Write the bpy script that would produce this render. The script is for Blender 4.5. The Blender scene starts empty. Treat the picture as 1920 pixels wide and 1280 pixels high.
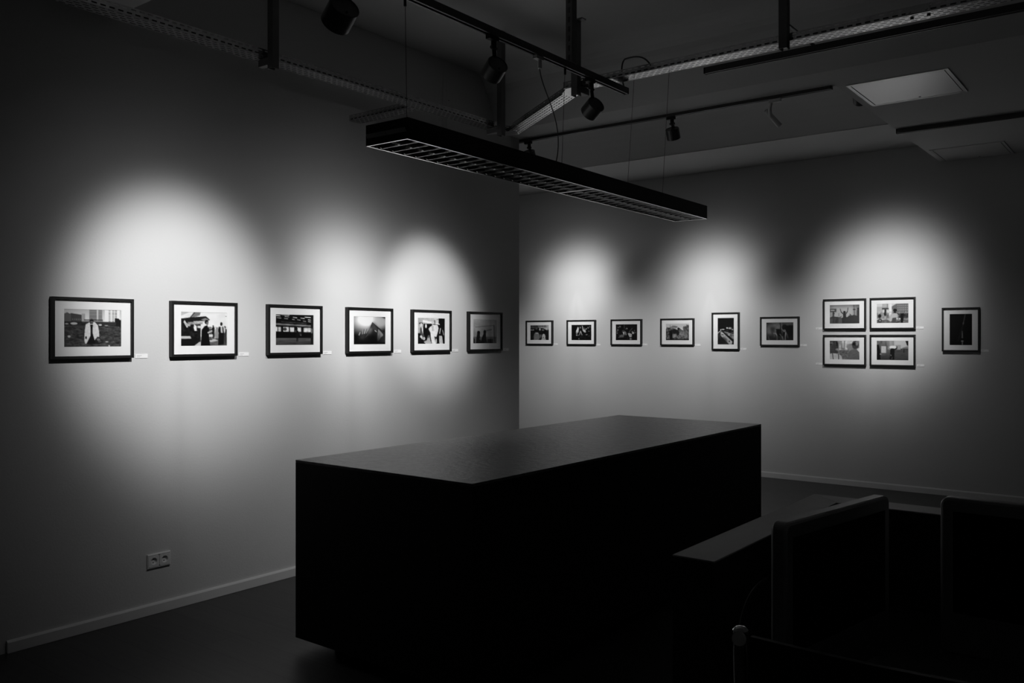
import bpy, math, random
import numpy as np
from mathutils import Vector, Matrix

C = bpy.context.scene
COL = C.collection
PI = math.pi

# ------------------------------------------------------------------ camera, world, exposure
f_px, horizon = 1620.0, 632.0
yaw = math.atan(1253.0 / f_px)
cd = bpy.data.cameras.new('camera'); cam = bpy.data.objects.new('camera', cd); COL.objects.link(cam)
cam.location = (4.41, 0.0, 1.5)
cam.rotation_euler = (PI / 2, 0, yaw)
cd.sensor_fit = 'HORIZONTAL'; cd.sensor_width = 36.0
cd.lens = f_px / 1920.0 * 36.0
cd.shift_y = -(640.0 - horizon) / 1920.0
cd.clip_start = 0.05
C.camera = cam

w = bpy.data.worlds.new('world'); C.world = w; w.use_nodes = True
w.node_tree.nodes['Background'].inputs[0].default_value = (1, 1, 1, 1)
w.node_tree.nodes['Background'].inputs[1].default_value = 0.0
vs = C.view_settings
vs.view_transform = 'Standard'; vs.look = 'None'; vs.exposure = 0.0; vs.gamma = 1.0
try: vs.use_curve_mapping = False
except Exception: pass

# spotlight heads: power, aim point on the wall, and beam shape: a core (half-angle, edge steepness), a soft halo and wide stray light
LAMP_K = 36.5
SPOTS = {
    'a': dict(pw=3.10, aim=(0.0, 2.68, 1.635), beam=(16.4, 5.0, 0.15, 19.5, 0.03, 32.0)),
    'b': dict(pw=3.51, aim=(0.0, 3.9416, 1.6998), beam=(11.517, 2.60, 0.20, 19.0, 0.54, 36.0)),
    'c': dict(pw=2.653, aim=(0.0, 4.7025, 1.719), beam=(12.192, 5.49, 0.1779, 11.2555, 0.1236, 29.83)),
    'd': dict(pw=9.306, aim=(-1.5396, 9.0, 2.1415), beam=(7.298, 2.68, 0.0894, 13.2173, 0.80, 20.14)),
    'e': dict(pw=7.548, aim=(0.2417, 9.0, 2.0617), beam=(7.8116, 2.477, 0.108, 11.322, 0.80, 20.31)),
    'f': dict(pw=4.673, aim=(2.0877, 9.0, 1.8697), beam=(12.913, 3.194, 0.1411, 12.522, 0.1618, 22.08)),
}

def photometric(name, beam):
    """Photometric (IES) profile of a wall-washer head: core, halo and a lens that spreads extra light downwards."""
    s_, p_, b_, t_, c_, w_ = beam
    ang = [float(i) for i in range(91)]; hor = [30.0 * i for i in range(13)]
    t = bpy.data.texts.new(name)
    t.write('IESNA:LM-63-2002\n[TEST] x\n[MANUFAC] x\nTILT=NONE\n1 1000 1 %d %d 1 2 0 0 0\n1 1 1\n' % (len(ang), len(hor)))
    t.write(' '.join('%.2f' % a for a in ang) + '\n' + ' '.join('%.1f' % a for a in hor) + '\n')
    for hh in hor:
        dn = max(0.0, math.cos(math.radians(hh)))
        t.write(' '.join('%.4f' % (25.0 * (math.exp(-(a / s_) ** p_) + b_ * math.exp(-(a / t_) ** 2) + c_ * dn * math.exp(-(a / w_) ** 2) * (1 - math.exp(-(a / 8.0) ** 2))) * min(1.0, max(0.0, (56.0 - a) / 20.0))) for a in ang) + '\n')
    return t

# ------------------------------------------------------------------ materials
def new_mat(name):
    m = bpy.data.materials.new(name); m.use_nodes = True
    nt = m.node_tree
    return m, nt, nt.nodes['Principled BSDF']

def g(v): return (v, v, v, 1.0)

def mat(name, v, rough=0.6, metal=0.0, spec=0.5, vary=0.0, scale=20.0, bump=0.0, bscale=200.0, stretch=None, rvary=0.0):
    m, nt, b = new_mat(name)
    b.inputs['Base Color'].default_value = g(v)
    b.inputs['Roughness'].default_value = rough
    b.inputs['Metallic'].default_value = metal
    b.inputs['Specular IOR Level'].default_value = spec
    tc = nt.nodes.new('ShaderNodeTexCoord')
    mp = nt.nodes.new('ShaderNodeMapping')
    if stretch: mp.inputs['Scale'].default_value = stretch
    nt.links.new(tc.outputs['Object'], mp.inputs['Vector'])
    if vary or rvary:
        n = nt.nodes.new('ShaderNodeTexNoise'); n.inputs['Scale'].default_value = scale; n.inputs['Detail'].default_value = 5
        nt.links.new(mp.outputs['Vector'], n.inputs['Vector'])
        if vary:
            r = nt.nodes.new('ShaderNodeMapRange')
            r.inputs['To Min'].default_value = v * (1 - vary); r.inputs['To Max'].default_value = v * (1 + vary)
            nt.links.new(n.outputs['Fac'], r.inputs['Value']); nt.links.new(r.outputs['Result'], b.inputs['Base Color'])
        if rvary:
            r = nt.nodes.new('ShaderNodeMapRange')
            r.inputs['To Min'].default_value = rough - rvary; r.inputs['To Max'].default_value = rough + rvary
            nt.links.new(n.outputs['Fac'], r.inputs['Value']); nt.links.new(r.outputs['Result'], b.inputs['Roughness'])
    if bump:
        n2 = nt.nodes.new('ShaderNodeTexNoise'); n2.inputs['Scale'].default_value = bscale; n2.inputs['Detail'].default_value = 4
        nt.links.new(mp.outputs['Vector'], n2.inputs['Vector'])
        bp = nt.nodes.new('ShaderNodeBump'); bp.inputs['Strength'].default_value = bump; bp.inputs['Distance'].default_value = 0.003
        nt.links.new(n2.outputs['Fac'], bp.inputs['Height']); nt.links.new(bp.outputs['Normal'], b.inputs['Normal'])
    return m

M_wall = mat('wall_paint', 0.62, 0.85, spec=0.2, vary=0.02, scale=3, bump=0.25, bscale=90)
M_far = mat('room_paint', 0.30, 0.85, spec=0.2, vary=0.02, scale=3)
M_ceil = mat('ceiling_plaster', 0.62, 0.9, spec=0.15, vary=0.03, scale=2, bump=0.2, bscale=40)
M_base = mat('baseboard_paint', 0.72, 0.45, vary=0.02)
M_blackmetal = mat('black_powder_coat', 0.012, 0.55, spec=0.3, vary=0.1)
M_blackgloss = mat('black_anodised', 0.05, 0.4, vary=0.1)
M_drum = mat('grey_black_drum', 0.06, 0.36, metal=0.3, vary=0.08)
M_galv = mat('galvanised_steel', 0.60, 0.20, metal=1.0, vary=0.12, scale=35, rvary=0.05)
M_strut = mat('dark_zinc_strut', 0.16, 0.5, metal=0.9, vary=0.15, scale=30)
M_alu = mat('mirror_louver', 0.85, 0.13, metal=1.0, vary=0.02)
M_louv_dim = mat('louver_mirror_dimmed', 0.45, 0.18, metal=1.0, vary=0.02)  # darker mirror copy for the blades: dim reflections put into the colour
M_tray_white = mat('lamp_white_reflector', 0.25, 0.5)
M_tube = mat('unlit_tube_glass', 0.6, 0.25)
M_frame = mat('black_stained_frame', 0.007, 0.5, spec=0.35, vary=0.15, scale=60, stretch=(1, 6, 6))
M_mat = mat('passepartout_card', 0.86, 0.8, spec=0.2, vary=0.01)
M_card = mat('caption_card', 0.88, 0.7, vary=0.01)
M_ink = mat('caption_ink', 0.25, 0.8)
M_socket = mat('white_plastic', 0.75, 0.3, vary=0.01)
M_hole = mat('dark_contact', 0.05, 0.6)
M_pin = mat('dark_recess', 0.01, 0.8)
M_hatch = mat('hatch_enamel', 0.75, 0.24, spec=1.0, vary=0.02)
M_white = mat('white_plastic_spot', 0.55, 0.4)
M_clear = mat('clear_plastic', 0.55, 0.2)
M_cable = mat('black_cable', 0.03, 0.5)
M_greycable = mat('grey_cable', 0.09, 0.5)
M_wire = mat('steel_wire', 0.1, 0.5, metal=0.8)
M_tabside = mat('table_side_laminate', 0.012, 0.6, spec=0.25, vary=0.1)
M_counter = mat('counter_laminate', 0.035, 0.45, vary=0.1, scale=30)
M_countertop = mat('counter_cap', 0.50, 0.5, vary=0.08, scale=30)
M_desk = mat('desk_laminate', 0.03, 0.5, vary=0.1)
M_silver = mat('brushed_aluminium', 0.42, 0.42, metal=0.85, vary=0.04, scale=60, stretch=(1, 1, 12))
M_screen = mat('screen_glass', 0.006, 0.55, spec=0.15)
M_chrome = mat('chrome_tube', 0.8, 0.12, metal=1.0)
M_leather = mat('black_leather', 0.014, 0.55, bump=0.3, bscale=300)
M_lensmat = mat('spot_lens', 0.5, 0.2)

def brushed_top():
    m, nt, b = new_mat('brushed_table_top')
    tc = nt.nodes.new('ShaderNodeTexCoord'); mp = nt.nodes.new('ShaderNodeMapping')
    mp.inputs['Scale'].default_value = (17, 34, 1)
    nt.links.new(tc.outputs['Object'], mp.inputs['Vector'])
    n = nt.nodes.new('ShaderNodeTexNoise'); n.inputs['Scale'].default_value = 1.0; n.inputs['Detail'].default_value = 6; n.inputs['Roughness'].default_value = 0.65
    nt.links.new(mp.outputs['Vector'], n.inputs['Vector'])
    r = nt.nodes.new('ShaderNodeMapRange'); r.inputs['To Min'].default_value = 0.06; r.inputs['To Max'].default_value = 0.15
    r.inputs['From Min'].default_value = 0.3; r.inputs['From Max'].default_value = 0.7
    nt.links.new(n.outputs['Fac'], r.inputs['Value']); nt.links.new(r.outputs['Result'], b.inputs['Base Color'])
    b.inputs['Roughness'].default_value = 0.34
    b.inputs['Specular IOR Level'].default_value = 0.5
    bp = nt.nodes.new('ShaderNodeBump'); bp.inputs['Strength'].default_value = 1.0; bp.inputs['Distance'].default_value = 0.006
    nt.links.new(n.outputs['Fac'], bp.inputs['Height']); nt.links.new(bp.outputs['Normal'], b.inputs['Normal'])
    return m
M_tabtop = brushed_top()

def floor_mat():
    m, nt, b = new_mat('dark_floorboards')
    tc = nt.nodes.new('ShaderNodeTexCoord'); mp = nt.nodes.new('ShaderNodeMapping')
    nt.links.new(tc.outputs['Object'], mp.inputs['Vector'])
    br = nt.nodes.new('ShaderNodeTexBrick')
    br.inputs['Scale'].default_value = 1.0; br.inputs['Brick Width'].default_value = 1.3; br.inputs['Row Height'].default_value = 0.2
    br.inputs['Mortar Size'].default_value = 0.0025; br.inputs['Mortar Smooth'].default_value = 0.3
    br.inputs['Color1'].default_value = g(0.052); br.inputs['Color2'].default_value = g(0.066); br.inputs['Mortar'].default_value = g(0.02)
    nt.links.new(mp.outputs['Vector'], br.inputs['Vector'])
    mp2 = nt.nodes.new('ShaderNodeMapping'); mp2.inputs['Scale'].default_value = (3, 40, 1)
    nt.links.new(tc.outputs['Object'], mp2.inputs['Vector'])
    n = nt.nodes.new('ShaderNodeTexNoise'); n.inputs['Scale'].default_value = 1.0; n.inputs['Detail'].default_value = 6
    nt.links.new(mp2.outputs['Vector'], n.inputs['Vector'])
    mx = nt.nodes.new('ShaderNodeMix'); mx.data_type = 'RGBA'; mx.blend_type = 'MULTIPLY'; mx.inputs['Factor'].default_value = 0.6
    nt.links.new(br.outputs['Color'], mx.inputs['A']); nt.links.new(n.outputs['Fac'], mx.inputs['B'])
    nt.links.new(mx.outputs['Result'], b.inputs['Base Color'])
    b.inputs['Roughness'].default_value = 0.38; b.inputs['Specular IOR Level'].default_value = 0.35
    return m
M_floor = floor_mat()

def print_mat():
    m, nt, b = new_mat('photographic_print')
    a = nt.nodes.new('ShaderNodeAttribute'); a.attribute_name = 'tone'
    nt.links.new(a.outputs['Color'], b.inputs['Base Color'])
    b.inputs['Roughness'].default_value = 0.6; b.inputs['Specular IOR Level'].default_value = 0.2
    return m
M_print = print_mat()

def glass_mat():
    m = bpy.data.materials.new('picture_glass'); m.use_nodes = True
    nt = m.node_tree; nt.nodes.clear()
    out = nt.nodes.new('ShaderNodeOutputMaterial')
    tr = nt.nodes.new('ShaderNodeBsdfTransparent'); gl = nt.nodes.new('ShaderNodeBsdfGlossy')
    gl.inputs['Roughness'].default_value = 0.02
    lw = nt.nodes.new('ShaderNodeLayerWeight'); lw.inputs['Blend'].default_value = 0.5
    pw = nt.nodes.new('ShaderNodeMath'); pw.operation = 'POWER'; pw.inputs[1].default_value = 5.0
    mr = nt.nodes.new('ShaderNodeMapRange'); mr.inputs['To Min'].default_value = 0.03; mr.inputs['To Max'].default_value = 0.9
    mix = nt.nodes.new('ShaderNodeMixShader')
    nt.links.new(lw.outputs['Facing'], pw.inputs[0]); nt.links.new(pw.outputs[0], mr.inputs['Value'])
    nt.links.new(mr.outputs['Result'], mix.inputs[0]); nt.links.new(tr.outputs[0], mix.inputs[1]); nt.links.new(gl.outputs[0], mix.inputs[2])
    nt.links.new(mix.outputs[0], out.inputs['Surface'])
    return m
M_glass = glass_mat()

# ------------------------------------------------------------------ mesh builder
class MB:
    def __init__(s): s.v = []; s.f = []
    def add(s, v, f):
        k = len(s.v); s.v += [tuple(p) for p in v]; s.f += [tuple(i + k for i in q) for q in f]; return s
    def box(s, a, b):
        x0, y0, z0 = a; x1, y1, z1 = b
        return s.add([(x0, y0, z0), (x1, y0, z0), (x1, y1, z0), (x0, y1, z0), (x0, y0, z1), (x1, y0, z1), (x1, y1, z1), (x0, y1, z1)],
                     [(0, 3, 2, 1), (4, 5, 6, 7), (0, 1, 5, 4), (1, 2, 6, 5), (2, 3, 7, 6), (3, 0, 4, 7)])
    def prism(s, poly, d, o=None):            # poly: 3-D outline, d: extrusion vector
        n = len(poly); d = Vector(d); p = [Vector(q) for q in poly]
        nrm = Vector((0, 0, 0))
        for i in range(n): nrm += p[i].cross(p[(i + 1) % n])
        if nrm.dot(d) > 0: p.reverse()
        v = p + [q + d for q in p]
        return s.add(v, [tuple(range(n)), tuple(range(2 * n - 1, n - 1, -1))] + [(i, i + n, (i + 1) % n + n, (i + 1) % n)[::1] for i in range(n)])
    def lathe(s, prof, p0, ax, n=32):         # prof: (distance along axis, radius)
        ax = Vector(ax).normalized(); p0 = Vector(p0)
        t = Vector((0, 0, 1)) if abs(ax.z) < 0.9 else Vector((1, 0, 0))
        e1 = ax.cross(t).normalized(); e2 = ax.cross(e1)
        v = []; fs = []; rings = []
        for (h, r) in prof:
            if r < 1e-6: rings.append([len(v)]); v.append(p0 + ax * h)
            else:
                rings.append(list(range(len(v), len(v) + n)))
                v += [p0 + ax * h + e1 * (r * math.cos(2 * PI * i / n)) + e2 * (r * math.sin(2 * PI * i / n)) for i in range(n)]
        for A, B in zip(rings, rings[1:]):
            for i in range(n):
                j = (i + 1) % n
                if len(A) == 1 and len(B) == 1: continue
                if len(A) == 1: fs.append((A[0], B[i], B[j]))
                elif len(B) == 1: fs.append((A[i], B[0], A[j]))
                else: fs.append((A[i], B[i], B[j], A[j]))
        return s.add(v, fs)
    def cyl(s, p0, p1, r, n=24, bev=0.0):
        p0 = Vector(p0); p1 = Vector(p1); L = (p1 - p0).length
        pr = [(0, 0), (0, r - bev), (bev, r), (L - bev, r), (L, r - bev), (L, 0)] if bev else [(0, 0), (0, r), (L, r), (L, 0)]
        return s.lathe(pr, p0, p1 - p0, n)
    def tube(s, path, r, n=10):
        P = [Vector(p) for p in path]; m = len(P); v = []; fs = []
        up = None
        for i in range(m):
            t = (P[min(i + 1, m - 1)] - P[max(i - 1, 0)]).normalized()
            if up is None:
                up = t.cross(Vector((0, 0, 1)) if abs(t.z) < 0.9 else Vector((1, 0, 0))).normalized()
            up = (up - t * up.dot(t)).normalized(); e2 = t.cross(up)
            v += [P[i] + up * (r * math.cos(2 * PI * k / n)) + e2 * (r * math.sin(2 * PI * k / n)) for k in range(n)]
        for i in range(m - 1):
            for k in range(n):
                q = (k + 1) % n; fs.append((i * n + k, i * n + q, (i + 1) * n + q, (i + 1) * n + k))
        fs.append(tuple(range(n))[::-1]); fs.append(tuple(range((m - 1) * n, m * n)))
        return s.add(v, fs)
    def build(s, name, m, parent=None, smooth=False, bevel=0.0, recalc=True):
        off = Vector((0, 0, 0)); p = parent
        while p is not None: off += p.location; p = p.parent
        me = bpy.data.meshes.new(name)
        me.from_pydata([tuple(Vector(q) - off) for q in s.v], [], s.f); me.materials.append(m)
        if recalc:
            import bmesh
            bm = bmesh.new(); bm.from_mesh(me); bmesh.ops.recalc_face_normals(bm, faces=bm.faces); bm.to_mesh(me); bm.free()
        o = bpy.data.objects.new(name, me); COL.objects.link(o)
        if parent: o.parent = parent
        if bevel:
            b = o.modifiers.new('bevel', 'BEVEL'); b.width = bevel; b.segments = 2; b.limit_method = 'ANGLE'; b.angle_limit = 0.6
        if smooth:
            me.polygons.foreach_set('use_smooth', [True] * len(me.polygons))
            try:
                me.set_sharp_from_angle(angle=0.7)
            except Exception: pass
        return o

def tag(o, label, cat, group=None):
    o['label'] = label; o['category'] = cat
    if group: o['group'] = group
    return o
def thing(name, label, cat, loc, group=None):
    o = bpy.data.objects.new(name, None); COL.objects.link(o); o.location = loc; o.empty_display_size = 0.05
    return tag(o, label, cat, group)
def struct(o): o['kind'] = 'structure'; return o
def bez(p0, p1, p2, p3, n=16):
    p0, p1, p2, p3 = map(Vector, (p0, p1, p2, p3)); r = []
    for i in range(n + 1):
        t = i / n; r.append(p0 * (1 - t) ** 3 + p1 * 3 * t * (1 - t) ** 2 + p2 * 3 * t * t * (1 - t) + p3 * t ** 3)
    return r

# ------------------------------------------------------------------ the room
XL, XR, YB, YF = -4.2, 6.8, 9.0, -2.6     # far left side, right side, back wall, wall behind the camera
ZC, ZS = 3.60, 3.17                      # ceiling height, underside of beams and soffit
WE = 5.80                                # free end of the left wall
struct(MB().box((XL, YF, -0.1), (XR, YB + 0.2, 0)).build('floor', M_floor))
struct(MB().box((-0.3, YF, 0), (0, WE, ZC)).build('wall_left', M_wall))
struct(MB().box((XL, YB, 0), (XR, YB + 0.2, 4.0)).build('wall_back', M_wall))
struct(MB().box((XR, YF, 0), (XR + 0.2, YB + 0.2, 4.0)).build('wall_right', M_far))
struct(MB().box((XL, YF - 0.2, 0), (XR + 0.2, YF, 4.0)).build('wall_front', M_far))
struct(MB().box((XL - 0.2, WE - 0.4, 0), (XL, YB + 0.2, 4.0)).build('wall_side', M_wall))
struct(MB().box((XL, WE - 0.4, 0), (-0.3, WE - 0.2, 4.0)).build('wall_rear', M_wall))
# ceiling: flat bay over the table, vaulted bay at the back
cm = MB()
cm.box((XL, YF, ZC), (XR, 5.86, ZC + 0.1))
VY = 7.93
prof = [(5.86, 3.352)]
for i in range(25):
    t = i / 24; prof.append((5.86 + t * (VY - 5.86), 3.352 + 0.40 * (1 - abs(2 * t - 1) ** 2.0)))
outer = [(y, z + 0.1) for (y, z) in reversed(prof)]
for (a, b) in zip(prof[1:], prof[2:]):
    cm.prism([(XL, a[0], a[1]), (XL, b[0], b[1]), (XL, b[0], b[1] + 0.1), (XL, a[0], a[1] + 0.1)], (XR - XL, 0, 0))
struct(cm.build('ceiling', M_ceil, smooth=True))
# downstand beam between the bays, with the rounded coving on its near side
bp_ = [(5.86, ZC), (5.86, ZS), (5.505, ZS), (5.36, 3.50)]
for i in range(7):
    a = i / 6 * PI / 2; bp_.append((5.21 + 0.145 * math.cos(a) , 3.455 + 0.145 * math.sin(a)))
struct(MB().prism([(XL, y, z) for (y, z) in bp_], (XR - XL, 0, 0)).build('trim_1', M_ceil))
struct(MB().box((0, 1.85, ZS), (XR, 2.295, ZC)).build('trim_2', M_ceil))            # near beam, over the left of the view
struct(MB().box((XL, VY, 3.348), (XR, YB, 3.75)).build('trim_3', M_ceil))            # beam along the back wall
struct(MB().box((2.60, 5.86, ZS), (XR, YB, 3.50)).build('trim_4', M_ceil))            # boxed-in soffit at the right
# baseboards, mitred with a chamfered top edge
def baseboard(name, prof_pts, d):
    struct(MB().prism(prof_pts, d).build(name, M_base, bevel=0.002))
baseboard('baseboard_left', [(0, 1.775, 0), (0.016, 1.775, 0), (0.016, 1.775, 0.050), (0.010, 1.775, 0.060), (0, 1.775, 0.060)], (0, WE - 1.775, 0))
baseboard('baseboard_back', [(XL, YB, 0), (XL, YB - 0.016, 0), (XL, YB - 0.016, 0.050), (XL, YB - 0.010, 0.060), (XL, YB, 0.060)], (XR - XL, 0, 0))

# ------------------------------------------------------------------ long table
t = thing('display_table', 'long black block table with brushed dark grey top, standing mid-room under the louvered lamp', 'table', (1.61, 4.165, 0))
tx0, tx1, ty0, ty1 = 1.05, 2.164, 2.645, 5.665
MB().box((tx0 + 0.15, ty0 + 0.115, 0.0), (tx1 - 0.12, ty1 - 0.12, 0.06)).build('plinth', M_tabside, t)
MB().box((tx0, ty0, 0.06), (tx1, ty1, 0.900)).build('body', M_tabside, t, bevel=0.0015)
MB().box((tx0, ty0, 0.900), (tx1, ty1, 0.912)).build('tabletop', M_tabtop, t, bevel=0.0015)

# ------------------------------------------------------------------ pictures: small painter for the prints
class Pic:
    def __init__(s, asp, n, bg, seed=1):
        s.W = int(n * 3); s.H = int(round(n * 3 / asp)); s.a = np.full((s.H, s.W), float(bg)); s.asp = asp
        yy, xx = np.mgrid[0:s.H, 0:s.W]; s.x = (xx + 0.5) / s.W; s.y = (yy + 0.5) / s.H; s.r = np.random.RandomState(seed)
    def put(s, m, v, al=1.0):
        m = np.clip(m, 0, 1) * al; s.a = s.a * (1 - m) + np.asarray(v) * m; return s
    def rect(s, x0, y0, x1, y1, v, al=1.0):
        return s.put(((s.x >= x0) & (s.x < x1) & (s.y >= y0) & (s.y < y1)).astype(float), v, al)
    def ell(s, cx, cy, rx, ry, v, soft=0.0, al=1.0, rot=0.0):
        dx = (s.x - cx) * s.asp; dy = s.y - cy; c, q = math.cos(rot), math.sin(rot)
        d = np.sqrt(((dx * c + dy * q) / (rx * s.asp)) ** 2 + ((-dx * q + dy * c) / ry) ** 2)
        return s.put((d < 1).astype(float) if soft <= 0 else np.clip((1 + soft - d) / (2 * soft), 0, 1), v, al)
    def poly(s, pts, v, al=1.0):
        m = np.zeros_like(s.a, bool); n = len(pts)
        for i in range(n):
            x0, y0 = pts[i]; x1, y1 = pts[(i + 1) % n]
            if y0 == y1: continue
            m ^= ((s.y > min(y0, y1)) & (s.y <= max(y0, y1)) & (s.x < x0 + (s.y - y0) * (x1 - x0) / (y1 - y0)))
        return s.put(m.astype(float), v, al)
    def line(s, x0, y0, x1, y1, w, v, al=1.0):
        ax, ay = x0 * s.asp, y0; bx, by = x1 * s.asp, y1; px, py = s.x * s.asp, s.y
        L = (bx - ax) ** 2 + (by - ay) ** 2 + 1e-9
        k = np.clip(((px - ax) * (bx - ax) + (py - ay) * (by - ay)) / L, 0, 1)
        d = np.hypot(px - ax - k * (bx - ax), py - ay - k * (by - ay))
        return s.put(np.clip((w - d) / (w * 0.4) + 0.5, 0, 1), v, al)
    def grad(s, y0, y1, v0, v1, al=1.0):
        k = np.clip((s.y - y0) / (y1 - y0), 0, 1)
        return s.put(((s.y >= y0) & (s.y <= y1)).astype(float), v0 + (v1 - v0) * k, al)
    def noise(s, amp, nx, ny, y0=0.0, y1=1.0, x0=0.0, x1=1.0):
        gx = s.r.rand(ny + 2, nx + 2); u = s.x * nx; v = s.y * ny; i = v.astype(int); j = u.astype(int); fu = u - j; fv = v - i
        z = (gx[i, j] * (1 - fu) + gx[i, j + 1] * fu) * (1 - fv) + (gx[i + 1, j] * (1 - fu) + gx[i + 1, j + 1] * fu) * fv
        s.a = s.a + (z - 0.5) * 2 * amp * ((s.y >= y0) & (s.y < y1) & (s.x >= x0) & (s.x < x1)); return s
    def person(s, cx, top, h, v, wide=1.0, hv=None):
        hd = h * 0.075
        s.ell(cx, top + hd, hd * 0.8 / s.asp, hd, v if hv is None else hv)
        wd = h * 0.13 * wide / s.asp
        s.poly([(cx - wd, top + h * .19), (cx - wd * .4, top + h * .15), (cx + wd * .4, top + h * .15), (cx + wd, top + h * .19), (cx + wd * .8, top + h * .55),
                (cx + wd * .7, top + h), (cx + wd * .12, top + h), (cx, top + h * .6), (cx - wd * .12, top + h), (cx - wd * .7, top + h), (cx - wd * .8, top + h * .55)], v)
        return s
    def out(s):
        a = np.clip(s.a, 0.0, 1.0); H = s.H // 3; W = s.W // 3
        return a[:H * 3, :W * 3].reshape(H, 3, W, 3).mean((1, 3))

AS = 0.293 / 0.19
def pic_coat():
    p = Pic(AS, 100, 0.80, 3)
    p.grad(0, .35, .70, .86)
    p.poly([(0, .13), (.06, .09), (.10, .13), (.12, .11), (.30, .15), (.30, .38), (0, .38)], .36)
    p.poly([(.12, .11), (.30, .15), (.30, .38), (.12, .38)], .27)
    for i in range(5): p.rect(.14 + i * .032, .25, .155 + i * .032, .29, .45)
    p.rect(.30, .12, .36, .38, .62)
    p.rect(.43, .0, .66, .34, .60); p.rect(.565, .0, .585, .34, .80)
    for i in range(13): p.rect(.435, .012 + i * .025, .56, .022 + i * .025, .30); p.rect(.59, .012 + i * .025, .65, .022 + i * .025, .38)
    p.rect(.70, 0, .97, .32, .88)
    for i in range(8):
        for j in (.77, .835, .885): p.rect(j, .02 + i * .04, j + .035, .036 + i * .04, .35 - (.15 if j > .87 else 0))
    p.rect(0, .34, 1, 1, .24); p.noise(.10, 14, 60, .36); p.noise(.09, 40, 70, .36); p.noise(.06, 90, 70, .36)
    p.rect(0, .33, 1, .43, .17); p.noise(.08, 50, 50, .33, .45)
    p.rect(.34, .27, .67, .30, .22); p.rect(.35, .31, .67, .335, .55); p.rect(.34, .33, .68, .35, .2)
    p.ell(.17, .38, .06, .03, .72); p.ell(.05, .39, .03, .02, .6); p.ell(.62, .41, .03, .02, .8); p.ell(.73, .42, .03, .015, .85)
    p.poly([(.88, .23), (.95, .23), (.97, .27), (1, .27), (1, .46), (.88, .44)], .10)
    p.rect(.66, .33, .9, .42, .20)
    p.poly([(.44, .34), (.53, .34), (.58, .42), (.60, .58), (.605, .73), (.56, .73), (.56, .86), (.535, .90), (.36, .91), (.345, .80), (.355, .55), (.37, .40)], .82)
    p.noise(.05, 50, 40, .36, .9, .35, .6)
    p.poly([(.445, .40), (.495, .40), (.485, .60), (.50, .70), (.545, .92), (.38, .92), (.45, .70), (.455, .58)], .05)
    p.rect(.36, .72, .39, .78, .12)
    p.ell(.47, .31, .035, .055, .08); p.ell(.475, .345, .024, .035, .40); p.rect(.44, .355, .495, .385, .10)
    p.ell(.585, .84, .06, .09, .12); p.ell(.59, .80, .03, .03, .45); p.ell(.61, .85, .03, .03, .3)
    p.ell(.09, .72, .025, .03, .7); p.ell(.74, .86, .03, .012, .7); p.ell(.78, .97, .015, .02, .8)
    return p
def pic_carboot():
    p = Pic(AS, 90, .86, 4); p.noise(.03, 12, 10)
    p.poly([(0, .12), (.2, .0), (0, 0)], .70)
    p.poly([(.19, .18), (.28, .0), (.42, .0), (.40, .10), (.25, .16)], .45); p.line(.2, .16, .3, .0, .012, .08)
    p.poly([(0, .20), (.2, .16), (.53, .12), (.62, .22), (.58, .25), (.3, .27), (0, .26)], .10)
    p.poly([(.42, .22), (.52, .17), (.60, .22), (.50, .25)], .5)
    p.rect(0, .26, .42, 1, .09); p.poly([(.08, .24), (.13, .34), (.15, .45), (.12, .45), (.06, .30)], .75)
    p.poly([(.14, .30), (.46, .27), (.46, .35), (.2, .37)], .55); p.poly([(.26, .27), (.52, .25), (.46, .31), (.3, .33)], .7)
    p.rect(.12, .33, .2, .42, .6); p.poly([(.28, .36), (.33, .40), (.34, .55), (.29, .55), (.27, .45)], .85)
    p.rect(.35, .40, .43, .47, .75); p.noise(.10, 30, 24, .3, 1, 0, .42)
    p.poly([(0, .70), (.2, .70), (.22, .77), (0, .78)], .72); p.rect(.0, .78, .3, 1, .05)
    p.poly([(.38, .88), (.43, .86), (.43, 1), (.27, 1)], .72); p.rect(.44, .50, 1, .78, .62); p.noise(.16, 26, 16, .42, .85, .55, 1)
    p.poly([(.55, .78), (1, .74), (1, 1), (.55, 1)], .32); p.noise(.10, 16, 30, .78, 1, .55, 1); p.poly([(.6, .82), (.72, .78), (.8, .84), (.63, .88)], .7)
    for x in (.60, .635): p.person(x, .42, .4, .3)
    p.person(.69, .38, .38, .08); p.person(.95, .40, .55, .22); p.ell(.92, .52, .04, .1, .75); p.rect(.75, .44, .80, .75, .55)
    p.ell(.545, .29, .04, .065, .07); p.ell(.56, .325, .025, .05, .42)
    p.poly([(.50, .41), (.56, .38), (.60, .50), (.60, .58), (.585, .62), (.625, 1), (.42, 1), (.44, .52)], .025)
    p.line(.58, .60, .66, .55, .02, .72); p.rect(.60, .65, .68, .72, .8)
    p.ell(.87, .34, .027, .055, .15); p.poly([(.81, .42), (.91, .42), (.93, .60), (.92, .95), (.8, .97), (.81, .6), (.80, .55)], .06); p.poly([(.85, .42), (.89, .42), (.90, .60), (.86, .60)], .72)
    p.rect(.955, .11, .99, .12, .3)
    return p
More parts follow.
